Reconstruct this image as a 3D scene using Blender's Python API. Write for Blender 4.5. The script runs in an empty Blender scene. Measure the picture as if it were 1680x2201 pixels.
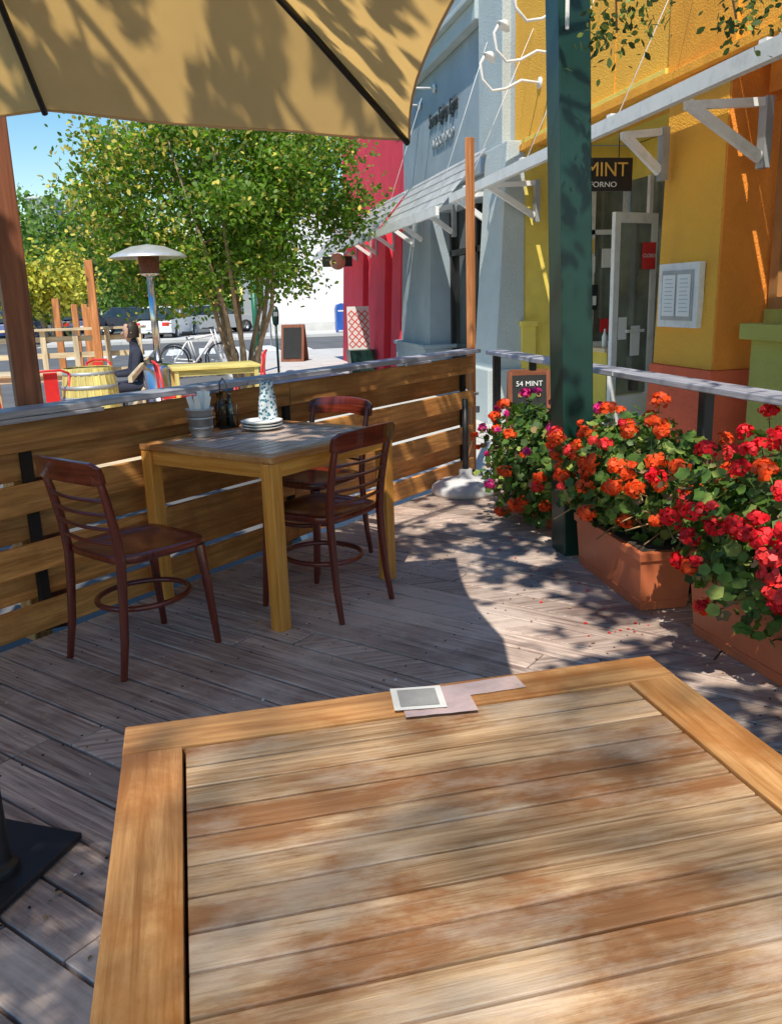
import bpy, bmesh, math, random
import numpy as np
from mathutils import Vector, Matrix, noise
random.seed(11); rng=np.random.default_rng(5)
D=bpy.data; scene=bpy.context.scene; R=math.radians
def link(o): scene.collection.objects.link(o); return o
def empty(name,loc=(0,0,0),rz=0):
    o=D.objects.new(name,None); o.location=loc; o.rotation_euler=(0,0,rz); o.empty_display_size=.1; return link(o)
# ---------------------------------------------------------------- mesh builder
class MB:
    def __init__(s): s.v=[];s.f=[];s.m=[];s.uv=[];s.r=[];s.s=[]
    def add(s,verts,faces,uvs,m,r=None,sm=False):
        b=len(s.v); s.v+= [tuple(v) for v in verts]
        if r is None: r=random.random()
        for f,u in zip(faces,uvs):
            s.f.append(tuple(b+i for i in f)); s.m.append(m); s.uv+=list(u); s.r.append(r); s.s.append(sm)
    def hexa(s,p,m=0,r=None,g=None):
        # p: 8 pts, bottom ring 0-3, top ring 4-7
        p=[Vector(q) for q in p]
        if r is None: r=random.random()
        ax=[(p[1]-p[0]),(p[3]-p[0]),(p[4]-p[0])]; L=[a.length for a in ax]
        if g is None: g=L.index(max(L))
        ax=[a.normalized() for a in ax]; o=[i for i in range(3) if i!=g]
        F=[((0,3,2,1),2),((4,5,6,7),2),((0,1,5,4),1),((2,3,7,6),1),((1,2,6,5),0),((3,0,4,7),0)]
        fs=[];us=[]
        for f,n in F:
            fs.append(f); u=[]
            for i in f:
                q=p[i]-p[0]
                if n==g: a=q.dot(ax[o[0]])*.15; b=q.dot(ax[o[1]])
                else:
                    oo=[k for k in o if k!=n][0]; a=q.dot(ax[g]); b=q.dot(ax[oo])+ (n+1)*.31
                u.append((a+r*37.3,b+r*91.7))
            us.append(u)
        s.add(p,fs,us,m,r)
    def box(s,c,sz,rz=0,m=0,r=None,g=None,rot=None):
        c=Vector(c); h=[x/2 for x in sz]
        Rm=rot if rot is not None else Matrix.Rotation(rz,3,'Z')
        q=[(-1,-1,-1),(1,-1,-1),(1,1,-1),(-1,1,-1),(-1,-1,1),(1,-1,1),(1,1,1),(-1,1,1)]
        s.hexa([c+Rm@Vector((a*h[0],b*h[1],d*h[2])) for a,b,d in q],m,r,g)
    def bb(s,x0,x1,y0,y1,z0,z1,m=0,r=None,g=None):
        s.box(((x0+x1)/2,(y0+y1)/2,(z0+z1)/2),(x1-x0,y1-y0,z1-z0),0,m,r,g)
    def beam(s,a,b,w,h,m=0,r=None):
        a=Vector(a);b=Vector(b);d=(b-a);L=d.length;x=d.normalized()
        up=Vector((0,0,1)) if abs(x.z)<.95 else Vector((0,1,0))
        y=up.cross(x).normalized(); z=x.cross(y)
        Rm=Matrix((x,y,z)).transposed()
        s.box((a+b)/2,(L,w,h),0,m,r,0,rot=Rm)
    def tube(s,pts,rad,n=8,m=0,closed=False,r=None,cap=True,sq=1.0):
        pts=[Vector(p) for p in pts]; N=len(pts)
        if not hasattr(rad,'__len__'): rad=[rad]*N
        if r is None: r=random.random()
        vs=[];prev=None;acc=0;us=[]
        for i,p in enumerate(pts):
            if closed: t=pts[(i+1)%N]-pts[i-1]
            else: t=pts[min(i+1,N-1)]-pts[max(i-1,0)]
            t.normalize()
            if prev is None:
                a=Vector((0,0,1)) if abs(t.z)<.9 else Vector((1,0,0)); u=a.cross(t).normalized()
            else:
                u=(prev-t*prev.dot(t)).normalized()
            prev=u; w=t.cross(u)
            if i: acc+=(pts[i]-pts[i-1]).length
            for k in range(n):
                an=2*math.pi*k/n
                vs.append(p+(u*math.cos(an)+w*math.sin(an)*sq)*rad[i]); us.append((acc+r*31,k/n*rad[i]*6+r*17))
        fs=[];uu=[]
        for i in range(N if closed else N-1):
            j=(i+1)%N
            for k in range(n):
                k2=(k+1)%n; f=(i*n+k,i*n+k2,j*n+k2,j*n+k); fs.append(f); uu.append([us[q] for q in f])
        if cap and not closed:
            f=tuple(range(n))[::-1]; fs.append(f); uu.append([us[q] for q in f])
            f=tuple((N-1)*n+k for k in range(n)); fs.append(f); uu.append([us[q] for q in f])
        s.add(vs,fs,uu,m,r,True)
    def lathe(s,prof,c,n=24,m=0,r=None,rot=None,sm=True):
        c=Vector(c); vs=[];fs=[];uu=[]
        if r is None:r=random.random()
        for (ra,z) in prof:
            for k in range(n):
                a=2*math.pi*k/n; q=Vector((ra*math.cos(a),ra*math.sin(a),z))
                if rot is not None:q=rot@q
                vs.append(c+q)
        for i in range(len(prof)-1):
            for k in range(n):
                k2=(k+1)%n; f=(i*n+k,i*n+k2,(i+1)*n+k2,(i+1)*n+k); fs.append(f)
                uu.append([(prof[i][1],k/n),(prof[i][1],(k+1)/n),(prof[i+1][1],(k+1)/n),(prof[i+1][1],k/n)])
        s.add(vs,fs,uu,m,r,sm)
    def prism(s,prof,y0,y1,m=0,r=None,taper=1.0):
        n=len(prof); vs=[(x,y0,z) for x,z in prof]+[(x,y1,z) for x,z in prof]
        fs=[tuple(range(n)),tuple(range(2*n-1,n-1,-1))]; 
        for i in range(n): j=(i+1)%n; fs.append((j,i,n+i,n+j))
        s.add(vs,fs,[[(vs[i][0],vs[i][2]+vs[i][1]) for i in f] for f in fs],m,r)
    def poly(s,pts,m=0,r=None,sm=False):
        s.add(pts,[tuple(range(len(pts)))],[[(p[0],p[1]) for p in pts]],m,r,sm)
    def done(s,name,mats,loc=(0,0,0),rz=0,parent=None,bevel=0,seg=2):
        me=D.meshes.new(name); me.from_pydata(s.v,[],s.f)
        for mt in mats: me.materials.append(mt)
        me.polygons.foreach_set('material_index',s.m); me.polygons.foreach_set('use_smooth',s.s)
        uv=me.uv_layers.new(name='UVMap'); uv.data.foreach_set('uv',np.array(s.uv,dtype=np.float32).ravel())
        at=me.attributes.new('rnd','FLOAT','FACE'); at.data.foreach_set('value',np.array(s.r,dtype=np.float32))
        me.update()
        o=D.objects.new(name,me); o.location=loc; o.rotation_euler=(0,0,rz); link(o)
        if parent: o.parent=parent
        if bevel:
            b=o.modifiers.new('bev','BEVEL'); b.width=bevel; b.segments=seg; b.limit_method='ANGLE'; b.angle_limit=R(50)
        return o
# ---------------------------------------------------------------- materials
def newmat(name):
    m=D.materials.new(name); m.use_nodes=True; nt=m.node_tree; return m,nt,nt.nodes['Principled BSDF']
def N(nt,t,**k):
    n=nt.nodes.new(t)
    for a,b in k.items():
        if a in n.inputs: n.inputs[a].default_value=b
        else: setattr(n,a,b)
    return n
def c4(c): return (c[0],c[1],c[2],1)
def ramp(nt,fac,stops):
    r=nt.nodes.new('ShaderNodeValToRGB'); e=r.color_ramp.elements
    while len(e)<len(stops): e.new(.5)
    for q,(p,c) in zip(e,stops): q.position=p; q.color=c4(c) if hasattr(c,'__len__') else (c,c,c,1)
    nt.links.new(fac,r.inputs[0]); return r.outputs[0]
def mix(nt,fac,a,b,bt='MIX'):
    n=nt.nodes.new('ShaderNodeMix'); n.data_type='RGBA'; n.blend_type=bt
    for v,i in ((fac,0),(a,6),(b,7)):
        if hasattr(v,'is_output'): nt.links.new(v,n.inputs[i])
        else: n.inputs[i].default_value=v if i==0 else c4(v)
    return n.outputs[2]
def simple(name,col,rough=.6,metal=0,var=.15,scale=6,bump=0,bscale=80,rnd=0,trans=0,tcol=None,coat=0,dirt=None,dscale=1.5,bdist=.01,spec=.5):
    m,nt,b=newmat(name); L=nt.links
    tc=N(nt,'ShaderNodeTexCoord'); nz=N(nt,'ShaderNodeTexNoise',Scale=scale,Detail=6.0,Roughness=.6)
    L.new(tc.outputs['Object'],nz.inputs['Vector'])
    lo=[max(0,c*(1-var)) for c in col]; hi=[min(1,c*(1+var)) for c in col]
    c=ramp(nt,nz.outputs[0],[(.3,lo),(.7,hi)])
    if dirt:
        n2=N(nt,'ShaderNodeTexNoise',Scale=dscale,Detail=8.0,Roughness=.7); L.new(tc.outputs['Object'],n2.inputs['Vector'])
        f=ramp(nt,n2.outputs[0],[(.5,0.0),(.72,.7)]); c=mix(nt,f,c,dirt)
    if rnd:
        at=N(nt,'ShaderNodeAttribute',attribute_name='rnd'); mp=N(nt,'ShaderNodeMapRange'); mp.inputs[3].default_value=1-rnd; mp.inputs[4].default_value=1+rnd
        L.new(at.outputs['Fac'],mp.inputs[0]); c=mix(nt,1.0,c,mp.outputs[0],'MULTIPLY')
    L.new(c,b.inputs['Base Color']); b.inputs['Roughness'].default_value=rough; b.inputs['Metallic'].default_value=metal
    b.inputs['Coat Weight'].default_value=coat; b.inputs['Specular IOR Level'].default_value=spec
    if bump:
        bn=N(nt,'ShaderNodeTexNoise',Scale=bscale,Detail=4.0); L.new(tc.outputs['Object'],bn.inputs['Vector'])
        bp=N(nt,'ShaderNodeBump',Strength=bump,Distance=bdist); L.new(bn.outputs[0],bp.inputs['Height']); L.new(bp.outputs[0],b.inputs['Normal'])
    if trans:
        t=N(nt,'ShaderNodeBsdfTranslucent'); 
        if tcol: 
            cc=mix(nt,1.0,c,tcol,'MULTIPLY'); L.new(cc,t.inputs[0])
        else: L.new(c,t.inputs[0])
        ms=N(nt,'ShaderNodeMixShader'); ms.inputs[0].default_value=trans
        L.new(b.outputs[0],ms.inputs[1]); L.new(t.outputs[0],ms.inputs[2]); L.new(ms.outputs[0],nt.nodes['Material Output'].inputs[0])
    return m
def wood(name,c1,c2,rough=.5,rv=.25,stain=None,sth=(.55,.7),samt=.7,sscale=4,grain=(3,60),bump=.25,coat=0,big=.5,crough=.1,stain2=None,sstr=(1,1,1),s2amt=.6):
    m,nt,b=newmat(name); L=nt.links
    uv=N(nt,'ShaderNodeUVMap'); mp=N(nt,'ShaderNodeMapping'); mp.inputs['Scale'].default_value=(grain[0],grain[1],1); L.new(uv.outputs[0],mp.inputs[0])
    g=N(nt,'ShaderNodeTexNoise',Scale=1.0,Detail=9.0,Roughness=.7,Distortion=.6); L.new(mp.outputs[0],g.inputs['Vector'])
    mp2=N(nt,'ShaderNodeMapping'); mp2.inputs['Scale'].default_value=(1.3,9,1); L.new(uv.outputs[0],mp2.inputs[0])
    g2=N(nt,'ShaderNodeTexNoise',Scale=1.0,Detail=3.0,Distortion=1.2); L.new(mp2.outputs[0],g2.inputs['Vector'])
    c=ramp(nt,g.outputs[0],[(.36,c1),(.62,c2)])
    f2=ramp(nt,g2.outputs[0],[(.35,1-big*.6),(.65,1.0+.0)]); c=mix(nt,1.0,c,f2,'MULTIPLY')
    tc=N(nt,'ShaderNodeTexCoord')
    if stain:
        n2=N(nt,'ShaderNodeTexNoise',Scale=sscale,Detail=8.0,Roughness=.66,Distortion=.3); mps=N(nt,'ShaderNodeMapping'); mps.inputs['Scale'].default_value=sstr; L.new(tc.outputs['Object'],mps.inputs[0]); L.new(mps.outputs[0],n2.inputs['Vector'])
        f=ramp(nt,n2.outputs[0],[(sth[0],0.0),(sth[1],samt)]); c=mix(nt,f,c,stain)
    if stain2:
        n3=N(nt,'ShaderNodeTexNoise',Scale=sscale*.8,Detail=9.0,Roughness=.7); mp3=N(nt,'ShaderNodeMapping'); mp3.inputs['Location'].default_value=(5,3,1); mp3.inputs['Scale'].default_value=sstr; L.new(tc.outputs['Object'],mp3.inputs[0]); L.new(mp3.outputs[0],n3.inputs['Vector'])
        f=ramp(nt,n3.outputs[0],[(.5,0.0),(.62,s2amt)]); c=mix(nt,f,c,stain2)
    at=N(nt,'ShaderNodeAttribute',attribute_name='rnd'); mr=N(nt,'ShaderNodeMapRange'); mr.inputs[3].default_value=1-rv; mr.inputs[4].default_value=1+rv
    L.new(at.outputs['Fac'],mr.inputs[0]); c=mix(nt,1.0,c,mr.outputs[0],'MULTIPLY')
    L.new(c,b.inputs['Base Color']); 
    rr=N(nt,'ShaderNodeMapRange'); rr.inputs[3].default_value=rough-.1; rr.inputs[4].default_value=rough+.15; L.new(g.outputs[0],rr.inputs[0]); L.new(rr.outputs[0],b.inputs['Roughness'])
    b.inputs['Coat Weight'].default_value=coat; b.inputs['Coat Roughness'].default_value=crough
    bp=N(nt,'ShaderNodeBump',Strength=bump,Distance=.003); L.new(g.outputs[0],bp.inputs['Height']); L.new(bp.outputs[0],b.inputs['Normal'])
    return m
mt={}
mt['deck']=wood('deck_wood',(.29,.195,.165),(.78,.62,.52),rough=.5,rv=.24,stain=(.20,.115,.095),sth=(.48,.66),samt=.55,sscale=1.8,grain=(2.5,55),bump=.7,big=.4,stain2=(.76,.64,.56))
mt['fence']=wood('fence_wood',(.44,.17,.04),(.84,.40,.115),rough=.5,rv=.30,stain=(.32,.11,.025),sth=(.46,.62),sscale=2.0,samt=.65,grain=(2,35),bump=.35)
mt['greywood']=wood('grey_weathered_wood',(.32,.32,.37),(.60,.60,.68),rough=.42,rv=.1,grain=(2,60),bump=.5)
mt['teak']=wood('teak_top',(.38,.20,.085),(.86,.58,.34),rough=.36,rv=.16,stain=(.33,.125,.04),sth=(.46,.57),samt=.8,sscale=6.5,grain=(3.5,85),bump=.8,stain2=(.74,.60,.47),big=.5,sstr=(.5,1.3,1),s2amt=.6)
mt['teakframe']=wood('teak_frame',(.48,.20,.055),(.90,.48,.19),rough=.34,rv=.08,stain=(.44,.15,.03),sth=(.47,.60),samt=.7,sscale=5,grain=(3,60),bump=.45,big=.5)
mt['teak2']=wood('teak_legs',(.68,.25,.035),(.95,.44,.09),rough=.36,rv=.08,grain=(2,45),bump=.15,big=.3)
mt['teakpale']=wood('teak_pale',(.58,.40,.31),(.94,.80,.72),rough=.25,rv=.2,stain=(.50,.26,.12),sth=(.50,.66),samt=.7,sscale=7,grain=(3,70),bump=.4)
mt['mahog']=wood('mahogany',(.10,.012,.006),(.24,.036,.014),rough=.28,rv=.05,grain=(2,50),bump=.05,coat=.6,big=.4)
mt['redpost']=wood('redwood_post',(.19,.055,.022),(.34,.115,.05),rough=.55,rv=.1,grain=(2,40),bump=.2)
mt['orangepost']=wood('orange_post',(.52,.18,.05),(.84,.34,.12),rough=.6,rv=.15,grain=(2,40),bump=.2)
mt['palewood']=wood('pale_wood',(.62,.46,.27),(.88,.72,.48),rough=.6,rv=.15,grain=(2,30),bump=.2)
mt['bark']=simple('bark',(.40,.28,.18),rough=.85,var=.4,scale=14,bump=.7,bscale=30,bdist=.02)
mt['black']=simple('black_metal',(.015,.015,.017),rough=.45,var=.3)
mt['dark']=simple('dark_gap',(.02,.013,.01),rough=.9)
mt['steel']=simple('stainless',(.66,.66,.66),rough=.22,metal=1,var=.1)
mt['white']=simple('white_paint',(.82,.82,.80),rough=.5,var=.06,dirt=(.5,.49,.45),dscale=5)
mt['yellow']=simple('yellow_stucco',(.96,.48,.055),rough=.85,var=.10,scale=3,bump=1.0,bscale=70,bdist=.016,dirt=(.90,.38,.035))
mt['orange']=simple('orange_shade_stucco',(.92,.30,.035),rough=.85,var=.1,scale=3,bump=.9,bscale=70,bdist=.012)
mt['terra']=simple('terracotta_stucco',(.84,.15,.06),rough=.85,var=.12,scale=3,bump=.9,bscale=70,bdist=.012)
mt['green']=simple('olive_stucco',(.50,.48,.11),rough=.85,var=.12,scale=3,bump=.9,bscale=70,bdist=.012)
mt['lime']=simple('lime_stucco',(.84,.66,.13),rough=.85,var=.08,bump=.5,bscale=70)
mt['grey']=simple('bluegrey_stucco',(.34,.41,.46),rough=.85,var=.10,scale=2,bump=.6,bscale=60,bdist=.012,dirt=(.28,.34,.38))
mt['grey2']=simple('sage_grey_stucco',(.49,.55,.55),rough=.85,var=.08,scale=2,bump=.6,bscale=60,bdist=.012)
mt['red']=simple('red_stucco',(.92,.05,.085),rough=.8,var=.1,scale=2,bump=.5,bscale=60)
mt['offwhite']=simple('offwhite_wall',(.86,.82,.76),rough=.8,var=.05)
mt['glass']=simple('dark_glass',(.035,.045,.045),rough=.05,var=.5,scale=1.2,spec=1.0)
mt['glassl']=simple('shop_glass',(.17,.19,.15),rough=.05,var=.6,scale=1.6,spec=1.0)  # lighter greenish-grey base colour stands in for reflected surroundings
mt['greenpaint']=simple('dark_green_paint',(.010,.045,.034),rough=.34,var=.25,scale=4,bump=.1,bscale=20)
mt['concrete']=simple('concrete',(.60,.58,.54),rough=.85,var=.10,scale=2,bump=.3,bscale=60,dirt=(.48,.46,.43))
mt['asphalt']=simple('asphalt',(.13,.13,.13),rough=.9,var=.25,scale=1.2,bump=.4,bscale=90)
mt['terracotta']=simple('terracotta_plastic',(.64,.18,.075),rough=.45,var=.12,scale=5,dirt=(.48,.17,.10),dscale=6)
mt['soil']=simple('soil',(.05,.035,.025),rough=1,var=.4,scale=30,bump=1,bscale=60)
mt['paper']=simple('paper',(.85,.85,.83),rough=.5,var=.03)
mt['rust']=simple('rusty_mesh',(.16,.06,.035),rough=.6,metal=.4,var=.4,scale=30,bump=.6,bscale=150)
mt['skin']=simple('skin',(.55,.33,.23),rough=.5)
mt['hair']=simple('hair',(.03,.02,.015),rough=.6)
mt['cloth']=simple('dark_cloth',(.03,.035,.06),rough=.9,var=.3)
mt['leafA']=simple('crape_leaf',(.14,.245,.032),rough=.5,var=.3,scale=3,rnd=.5,trans=.5,tcol=(1.8,1.9,.7))
mt['bloomY']=simple('seed_cluster',(.60,.50,.09),rough=.7,rnd=.4,trans=.3)
mt['leafB']=simple('canopy_leaf',(.08,.13,.035),rough=.5,var=.3,scale=3,rnd=.45,trans=.35,tcol=(1.6,1.6,.8))
mt['leafG']=simple('geranium_leaf',(.10,.19,.035),rough=.5,var=.35,scale=25,rnd=.55,trans=.35,tcol=(1.5,1.6,.6))
mt['leafY']=simple('geranium_leaf_pale',(.30,.38,.08),rough=.55,var=.35,scale=25,rnd=.4,trans=.35)
mt['leafDry']=simple('dry_leaf',(.36,.24,.11),rough=.8,rnd=.4)
mt['fRed']=simple('petal_red',(.85,.012,.022),rough=.55,rnd=.3,trans=.25,var=.05)
mt['fOr']=simple('petal_orange',(.95,.105,.012),rough=.55,rnd=.25,trans=.25,var=.05)
mt['fPk']=simple('petal_magenta',(.82,.03,.28),rough=.55,rnd=.3,trans=.25,var=.05)
mt['fCor']=simple('petal_coral',(.92,.05,.05),rough=.55,rnd=.3,trans=.25,var=.05)
mt['canvas']=simple('umbrella_canvas',(.80,.58,.33),rough=.85,var=.07,scale=2.5,bump=.15,bscale=400,trans=.62,tcol=(1.25,1.12,.68))
mt['hem']=simple('canvas_hem',(.55,.40,.24),rough=.85,var=.07)
mt['blue']=simple('blue_plastic',(.03,.12,.45),rough=.4)
mt['redmetal']=simple('red_metal',(.75,.03,.03),rough=.35)
mt['chalk']=simple('chalkboard',(.02,.02,.02),rough=.8)
mt['gold']=simple('gold_letter',(.85,.50,.10),rough=.5,var=.02)
mt['letterw']=simple('white_letter',(.85,.85,.82),rough=.5,var=.02)
mt['letterk']=simple('black_letter',(.02,.02,.02),rough=.5)
mt['teal']=simple('sign_green',(.01,.28,.18),rough=.4)
mt['barrel']=wood('barrel_staves',(.64,.50,.12),(.94,.80,.30),rough=.6,rv=.25,grain=(3,20))
mt['tyre']=simple('tyre',(.02,.02,.02),rough=.8)
mt['metalgrey']=simple('galvanised',(.40,.42,.44),rough=.5,metal=.4)
mt['tape']=simple('clear_tape',(.66,.48,.46),rough=.12,var=.12,scale=25,bump=.3,bscale=30,coat=.5)
# ---------------------------------------------------------------- scatter of small faces
def scatter(name,C,size,shape,mats,midx,parent=None,nrm=None,jit=.6,loc=(0,0,0)):
    C=np.asarray(C,dtype=float); n=len(C); K=len(shape); shape=np.asarray(shape,float)
    nr=rng.normal(size=(n,3)); nr/=np.linalg.norm(nr,axis=1)[:,None]
    if nrm is not None: nr=nrm+jit*nr
    nr/=np.linalg.norm(nr,axis=1)[:,None]
    t=rng.normal(size=(n,3)); t-= (t*nr).sum(1)[:,None]*nr; t/=np.linalg.norm(t,axis=1)[:,None]
    b=np.cross(nr,t); size=np.broadcast_to(size,(n,))
    V=C[:,None,:]+size[:,None,None]*(shape[None,:,0:1]*t[:,None,:]+shape[None,:,1:2]*b[:,None,:]+shape[None,:,2:3]*nr[:,None,:])
    me=D.meshes.new(name); me.vertices.add(n*K); me.vertices.foreach_set('co',V.astype(np.float32).ravel())
    me.loops.add(n*K); me.loops.foreach_set('vertex_index',np.arange(n*K,dtype=np.int32))
    me.polygons.add(n); me.polygons.foreach_set('loop_start',np.arange(0,n*K,K,dtype=np.int32)); me.polygons.foreach_set('loop_total',np.full(n,K,dtype=np.int32))
    for q in mats: me.materials.append(q)
    me.polygons.foreach_set('material_index',np.broadcast_to(midx,(n,)).astype(np.int32))
    at=me.attributes.new('rnd','FLOAT','FACE'); at.data.foreach_set('value',rng.random(n).astype(np.float32))
    me.update(calc_edges=True); me.validate()
    o=D.objects.new(name,me); o.location=loc; link(o)
    if parent:o.parent=parent
    return o
LEAF=[(-.5,0,0),(-.15,.27,.06),(.2,.22,.05),(.5,0,0),(.2,-.22,.05),(-.15,-.27,.06)]
ROUND=[(math.cos(a)*(.5 if i%2 else .40),math.sin(a)*(.5 if i%2 else .40),.10*(i%2)) for i,a in enumerate([k*2*math.pi/10 for k in range(10)])]
PET=[(math.cos(a)*.5,math.sin(a)*.42,.06*(i%2)) for i,a in enumerate([k*2*math.pi/5 for k in range(5)])]
def text(name,s,loc,rot,size,mat,parent,ext=.004,sx=1,align='CENTER',shear=0):
    cu=D.curves.new(name,'FONT'); cu.body=s; cu.size=size; cu.extrude=ext; cu.align_x=align; cu.align_y='CENTER'; cu.shear=shear
    cu.materials.append(mat); o=D.objects.new(name,cu); o.location=loc; o.rotation_euler=rot; o.scale=(sx,1,1); link(o); o.parent=parent; return o
# ================================================================ camera
H=1.357; p=.248; a=.2127; rl=.0316
fw=Vector((math.sin(a)*math.cos(p),math.cos(a)*math.cos(p),-math.sin(p))); r0=Vector((math.cos(a),-math.sin(a),0)); u0=r0.cross(fw)
cx=r0*math.cos(rl)-u0*math.sin(rl); cyv=r0*math.sin(rl)+u0*math.cos(rl)
cam=D.cameras.new('camera'); co=D.objects.new('camera',cam); link(co); scene.camera=co
M4=Matrix((cx,cyv,-fw)).transposed().to_4x4(); M4.translation=Vector((0,0,H)); co.matrix_world=M4
cam.sensor_fit='HORIZONTAL'; cam.sensor_width=36; cam.lens=1825/1680*36; cam.clip_end=3000; cam.clip_start=.02
# ================================================================ light
AZ=R(203); EL=R(56)
w=D.worlds.new('World'); scene.world=w; w.use_nodes=True; nt=w.node_tree
sk=nt.nodes.new('ShaderNodeTexSky'); sk.sky_type='NISHITA'; sk.sun_disc=False; sk.sun_elevation=EL; sk.sun_rotation=AZ; sk.air_density=1.3; sk.dust_density=.0; sk.ozone_density=1.5
hs=nt.nodes.new('ShaderNodeHueSaturation'); hs.inputs['Saturation'].default_value=1.45; nt.links.new(sk.outputs[0],hs.inputs['Color'])
nt.links.new(hs.outputs[0],nt.nodes['Background'].inputs[0]); nt.nodes['Background'].inputs[1].default_value=.15
sl=D.lights.new('sun','SUN'); sl.energy=5; sl.angle=R(.5); sl.color=(1,.93,.80); so=D.objects.new('sun',sl); link(so)
tv=Vector((-math.sin(AZ)*math.cos(EL),-math.cos(AZ)*math.cos(EL),-math.sin(EL))); so.rotation_euler=tv.to_track_quat('-Z','Y').to_euler(); so.location=(-3,-8,15)
OX=-math.sin(AZ)/math.tan(EL); OY=-math.cos(AZ)/math.tan(EL)
scene.view_settings.view_transform='Standard'; scene.view_settings.look='None'; scene.view_settings.exposure=0
# ================================================================ ground
m=MB(); m.poly([(-600,-600,-.16),(600,-600,-.16),(600,900,-.16),(-600,900,-.16)]); m.done('street_ground',[mt['asphalt']])
m=MB()
yy=-8
while yy<25:
    m.bb(.72,2.6,yy+.004,yy+1.5-.004,-.3,-.045,0); m.bb(2.608,8,yy+.004,yy+1.5-.004,-.3,-.045,0); m.bb(.55,.71,yy+.004,yy+1.496,-.3,-.05,0); yy+=1.5
for k in range(20): m.bb(-6+k*1.5+.004,-6+k*1.5+1.496,36,40,-.3,-.045,0)
m.done('sidewalk',[mt['concrete']],bevel=.006)
m=MB()
for yy in range(0,60,6): m.bb(-6.2,-6.08,yy,yy+3,-.3,-.156,0)
for k in range(8): m.bb(-4+k*1.0,-3.5+k*1.0,27,30.5,-.3,-.155,0)
m.done('road_markings',[mt['white']])
# ================================================================ deck
FR=R(42.2); cF,sF=math.cos(FR),math.sin(FR)
def FW(x,y,z=0): return (x*cF-y*sF,x*sF+y*cF,z)
YF=3.22
m=MB(); i=0; xp=-6.0; bw=.142
while xp<5.62:
    x0,x1=xp+.0045,xp+bw-.0045
    def ys(x): return max(-7.0,(cF*x-2.2)/sF)
    ya0,ya1=ys(x0),ys(x1); y=YF-.03; yb=y
    cut=y-random.uniform(.6,3.2)
    while yb>max(ya0,ya1)+.02:
        lo=max(cut,max(ya0,ya1)); 
        if lo-max(ya0,ya1)<.4: lo=None
        z=random.uniform(-.002,.002)
        l0,l1=(ya0,ya1) if lo is None else (lo+.003,lo+.003)
        m.hexa([(x0,l0,-.03+z),(x1,l1,-.03+z),(x1,yb,-.03+z),(x0,yb,-.03+z),(x0,l0,z),(x1,l1,z),(x1,yb,z),(x0,yb,z)],0,g=1)
        if lo is None: break
        yb=lo-.003; cut=yb-random.uniform(2.2,3.8)
    xp+=bw
m.done('wooden_deck',[mt['deck']],rz=FR,bevel=.003,seg=1)
m=MB(); xp=-2.0
while xp<5.5:
    for yj in (2.9,2.3,1.7,1.1,.5,-.1,-.7,-1.3):
        for dx in (.035,.107):
            if yj>(cF*xp-2.1)/sF: m.lathe([(0,.0028),(.004,.0028),(.0042,.001)],(xp+dx,yj,0),6,0)
    xp+=bw
m.done('deck_screws',[mt['black']],rz=FR)
m=MB()
P4=[(-6,YF-.03),(5.62,YF-.03),(5.62,2.95),(-2,-5.5),(-6,-5.5)]
m.poly([(x,y,-.036) for x,y in P4],0); m.done('deck_underlay',[mt['dark']],rz=FR)
pts=[];
for k in range(700):
    x=random.uniform(-1,2.1);y=random.uniform(1.3,6)
    if (-sF*x+cF*y)<YF-.05 : pts.append((x,y,.005))
pts=np.array(pts)
scatter('fallen_leaves',pts,rng.uniform(.006,.022,len(pts)),LEAF,[mt['leafDry'],mt['bark'],mt['paper']],rng.choice([0,0,0,1,2],len(pts)),nrm=np.tile([0,0,1.],(len(pts),1)),jit=.1)
pp=[(random.gauss(1.62,.10),random.uniform(2.9,4.6),.005) for _ in range(45)]
scatter('fallen_petals',pp,rng.uniform(.01,.022,45),PET,[mt['fRed'],mt['fCor']],rng.choice([0,1],45),nrm=np.tile([0,0,1.],(45,1)),jit=.15)
# ================================================================ fence
m=MB()
for k in range(7):
    z0=.018+k*.129; off=YF if k%2==0 else YF+.055
    bh=.125 if k%2==0 else .129
    xs=[-2.4,1.2+.4*(k%2),3.55,5.6]
    for j in range(3):
        zz=random.uniform(-.003,.003)
        m.box(((xs[j]+xs[j+1])/2,off,z0+bh/2+zz),(xs[j+1]-xs[j]-.006,.024,bh),0,0)
for x in (-1.2,.35,1.95,3.55,5.5): m.box((x,YF+.028,.44),(.045,.03,.88),0,1)
for x in (-1.2,.35,1.95,3.55): m.box((x,YF+.115,.42),(.085,.085,.95),0,0)
for j,(xa,xb) in enumerate([(-2.4,.4),(.4,3.2),(3.2,5.66)]):
    m.box(((xa+xb)/2,YF+.03,.948),(xb-xa-.004,.15,.028),0,2)
for x,l in ((2.05,.5),(4.8,.3)): m.box((x,YF-.04,.923),(l,.03,.018),0,2)
m.done('plank_fence',[mt['fence'],mt['dark'],mt['greywood']],rz=FR,bevel=.003,seg=1)
m=MB()
m.bb(2.06,2.2,4.05,6.06,.925,.955,0); m.bb(2.06,2.2,1.0,4.045,.925,.955,0)
for y in (6.0,4.6,3.3,1.9): m.bb(2.1,2.15,y-.025,y+.025,-.04,.925,1)
for y in (5.3,3.95,2.6): m.bb(2.105,2.145,y-.02,y+.02,.86,.925,1)
m.bb(2.105,2.145,1.0,6.0,.06,.1,1)
m.done('deck_railing',[mt['greywood'],mt['black']],bevel=.004,seg=1)
m=MB(); m.box((2.02,6.28,1.2),(.05,.05,2.5),.7,0); m.box((2.05,6.22,.5),(.03,.02,.05),.7,1); m.box((2.02,6.22,.62),(.1,.03,.02),.7,1); m.done('thin_timber_post',[mt['orangepost'],mt['metalgrey']],bevel=.003)
m=MB(); m.box((-.735,3.93,1.24),(.105,.105,2.6),.3,0); m.done('timber_post',[mt['redpost']],bevel=.005)
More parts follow.
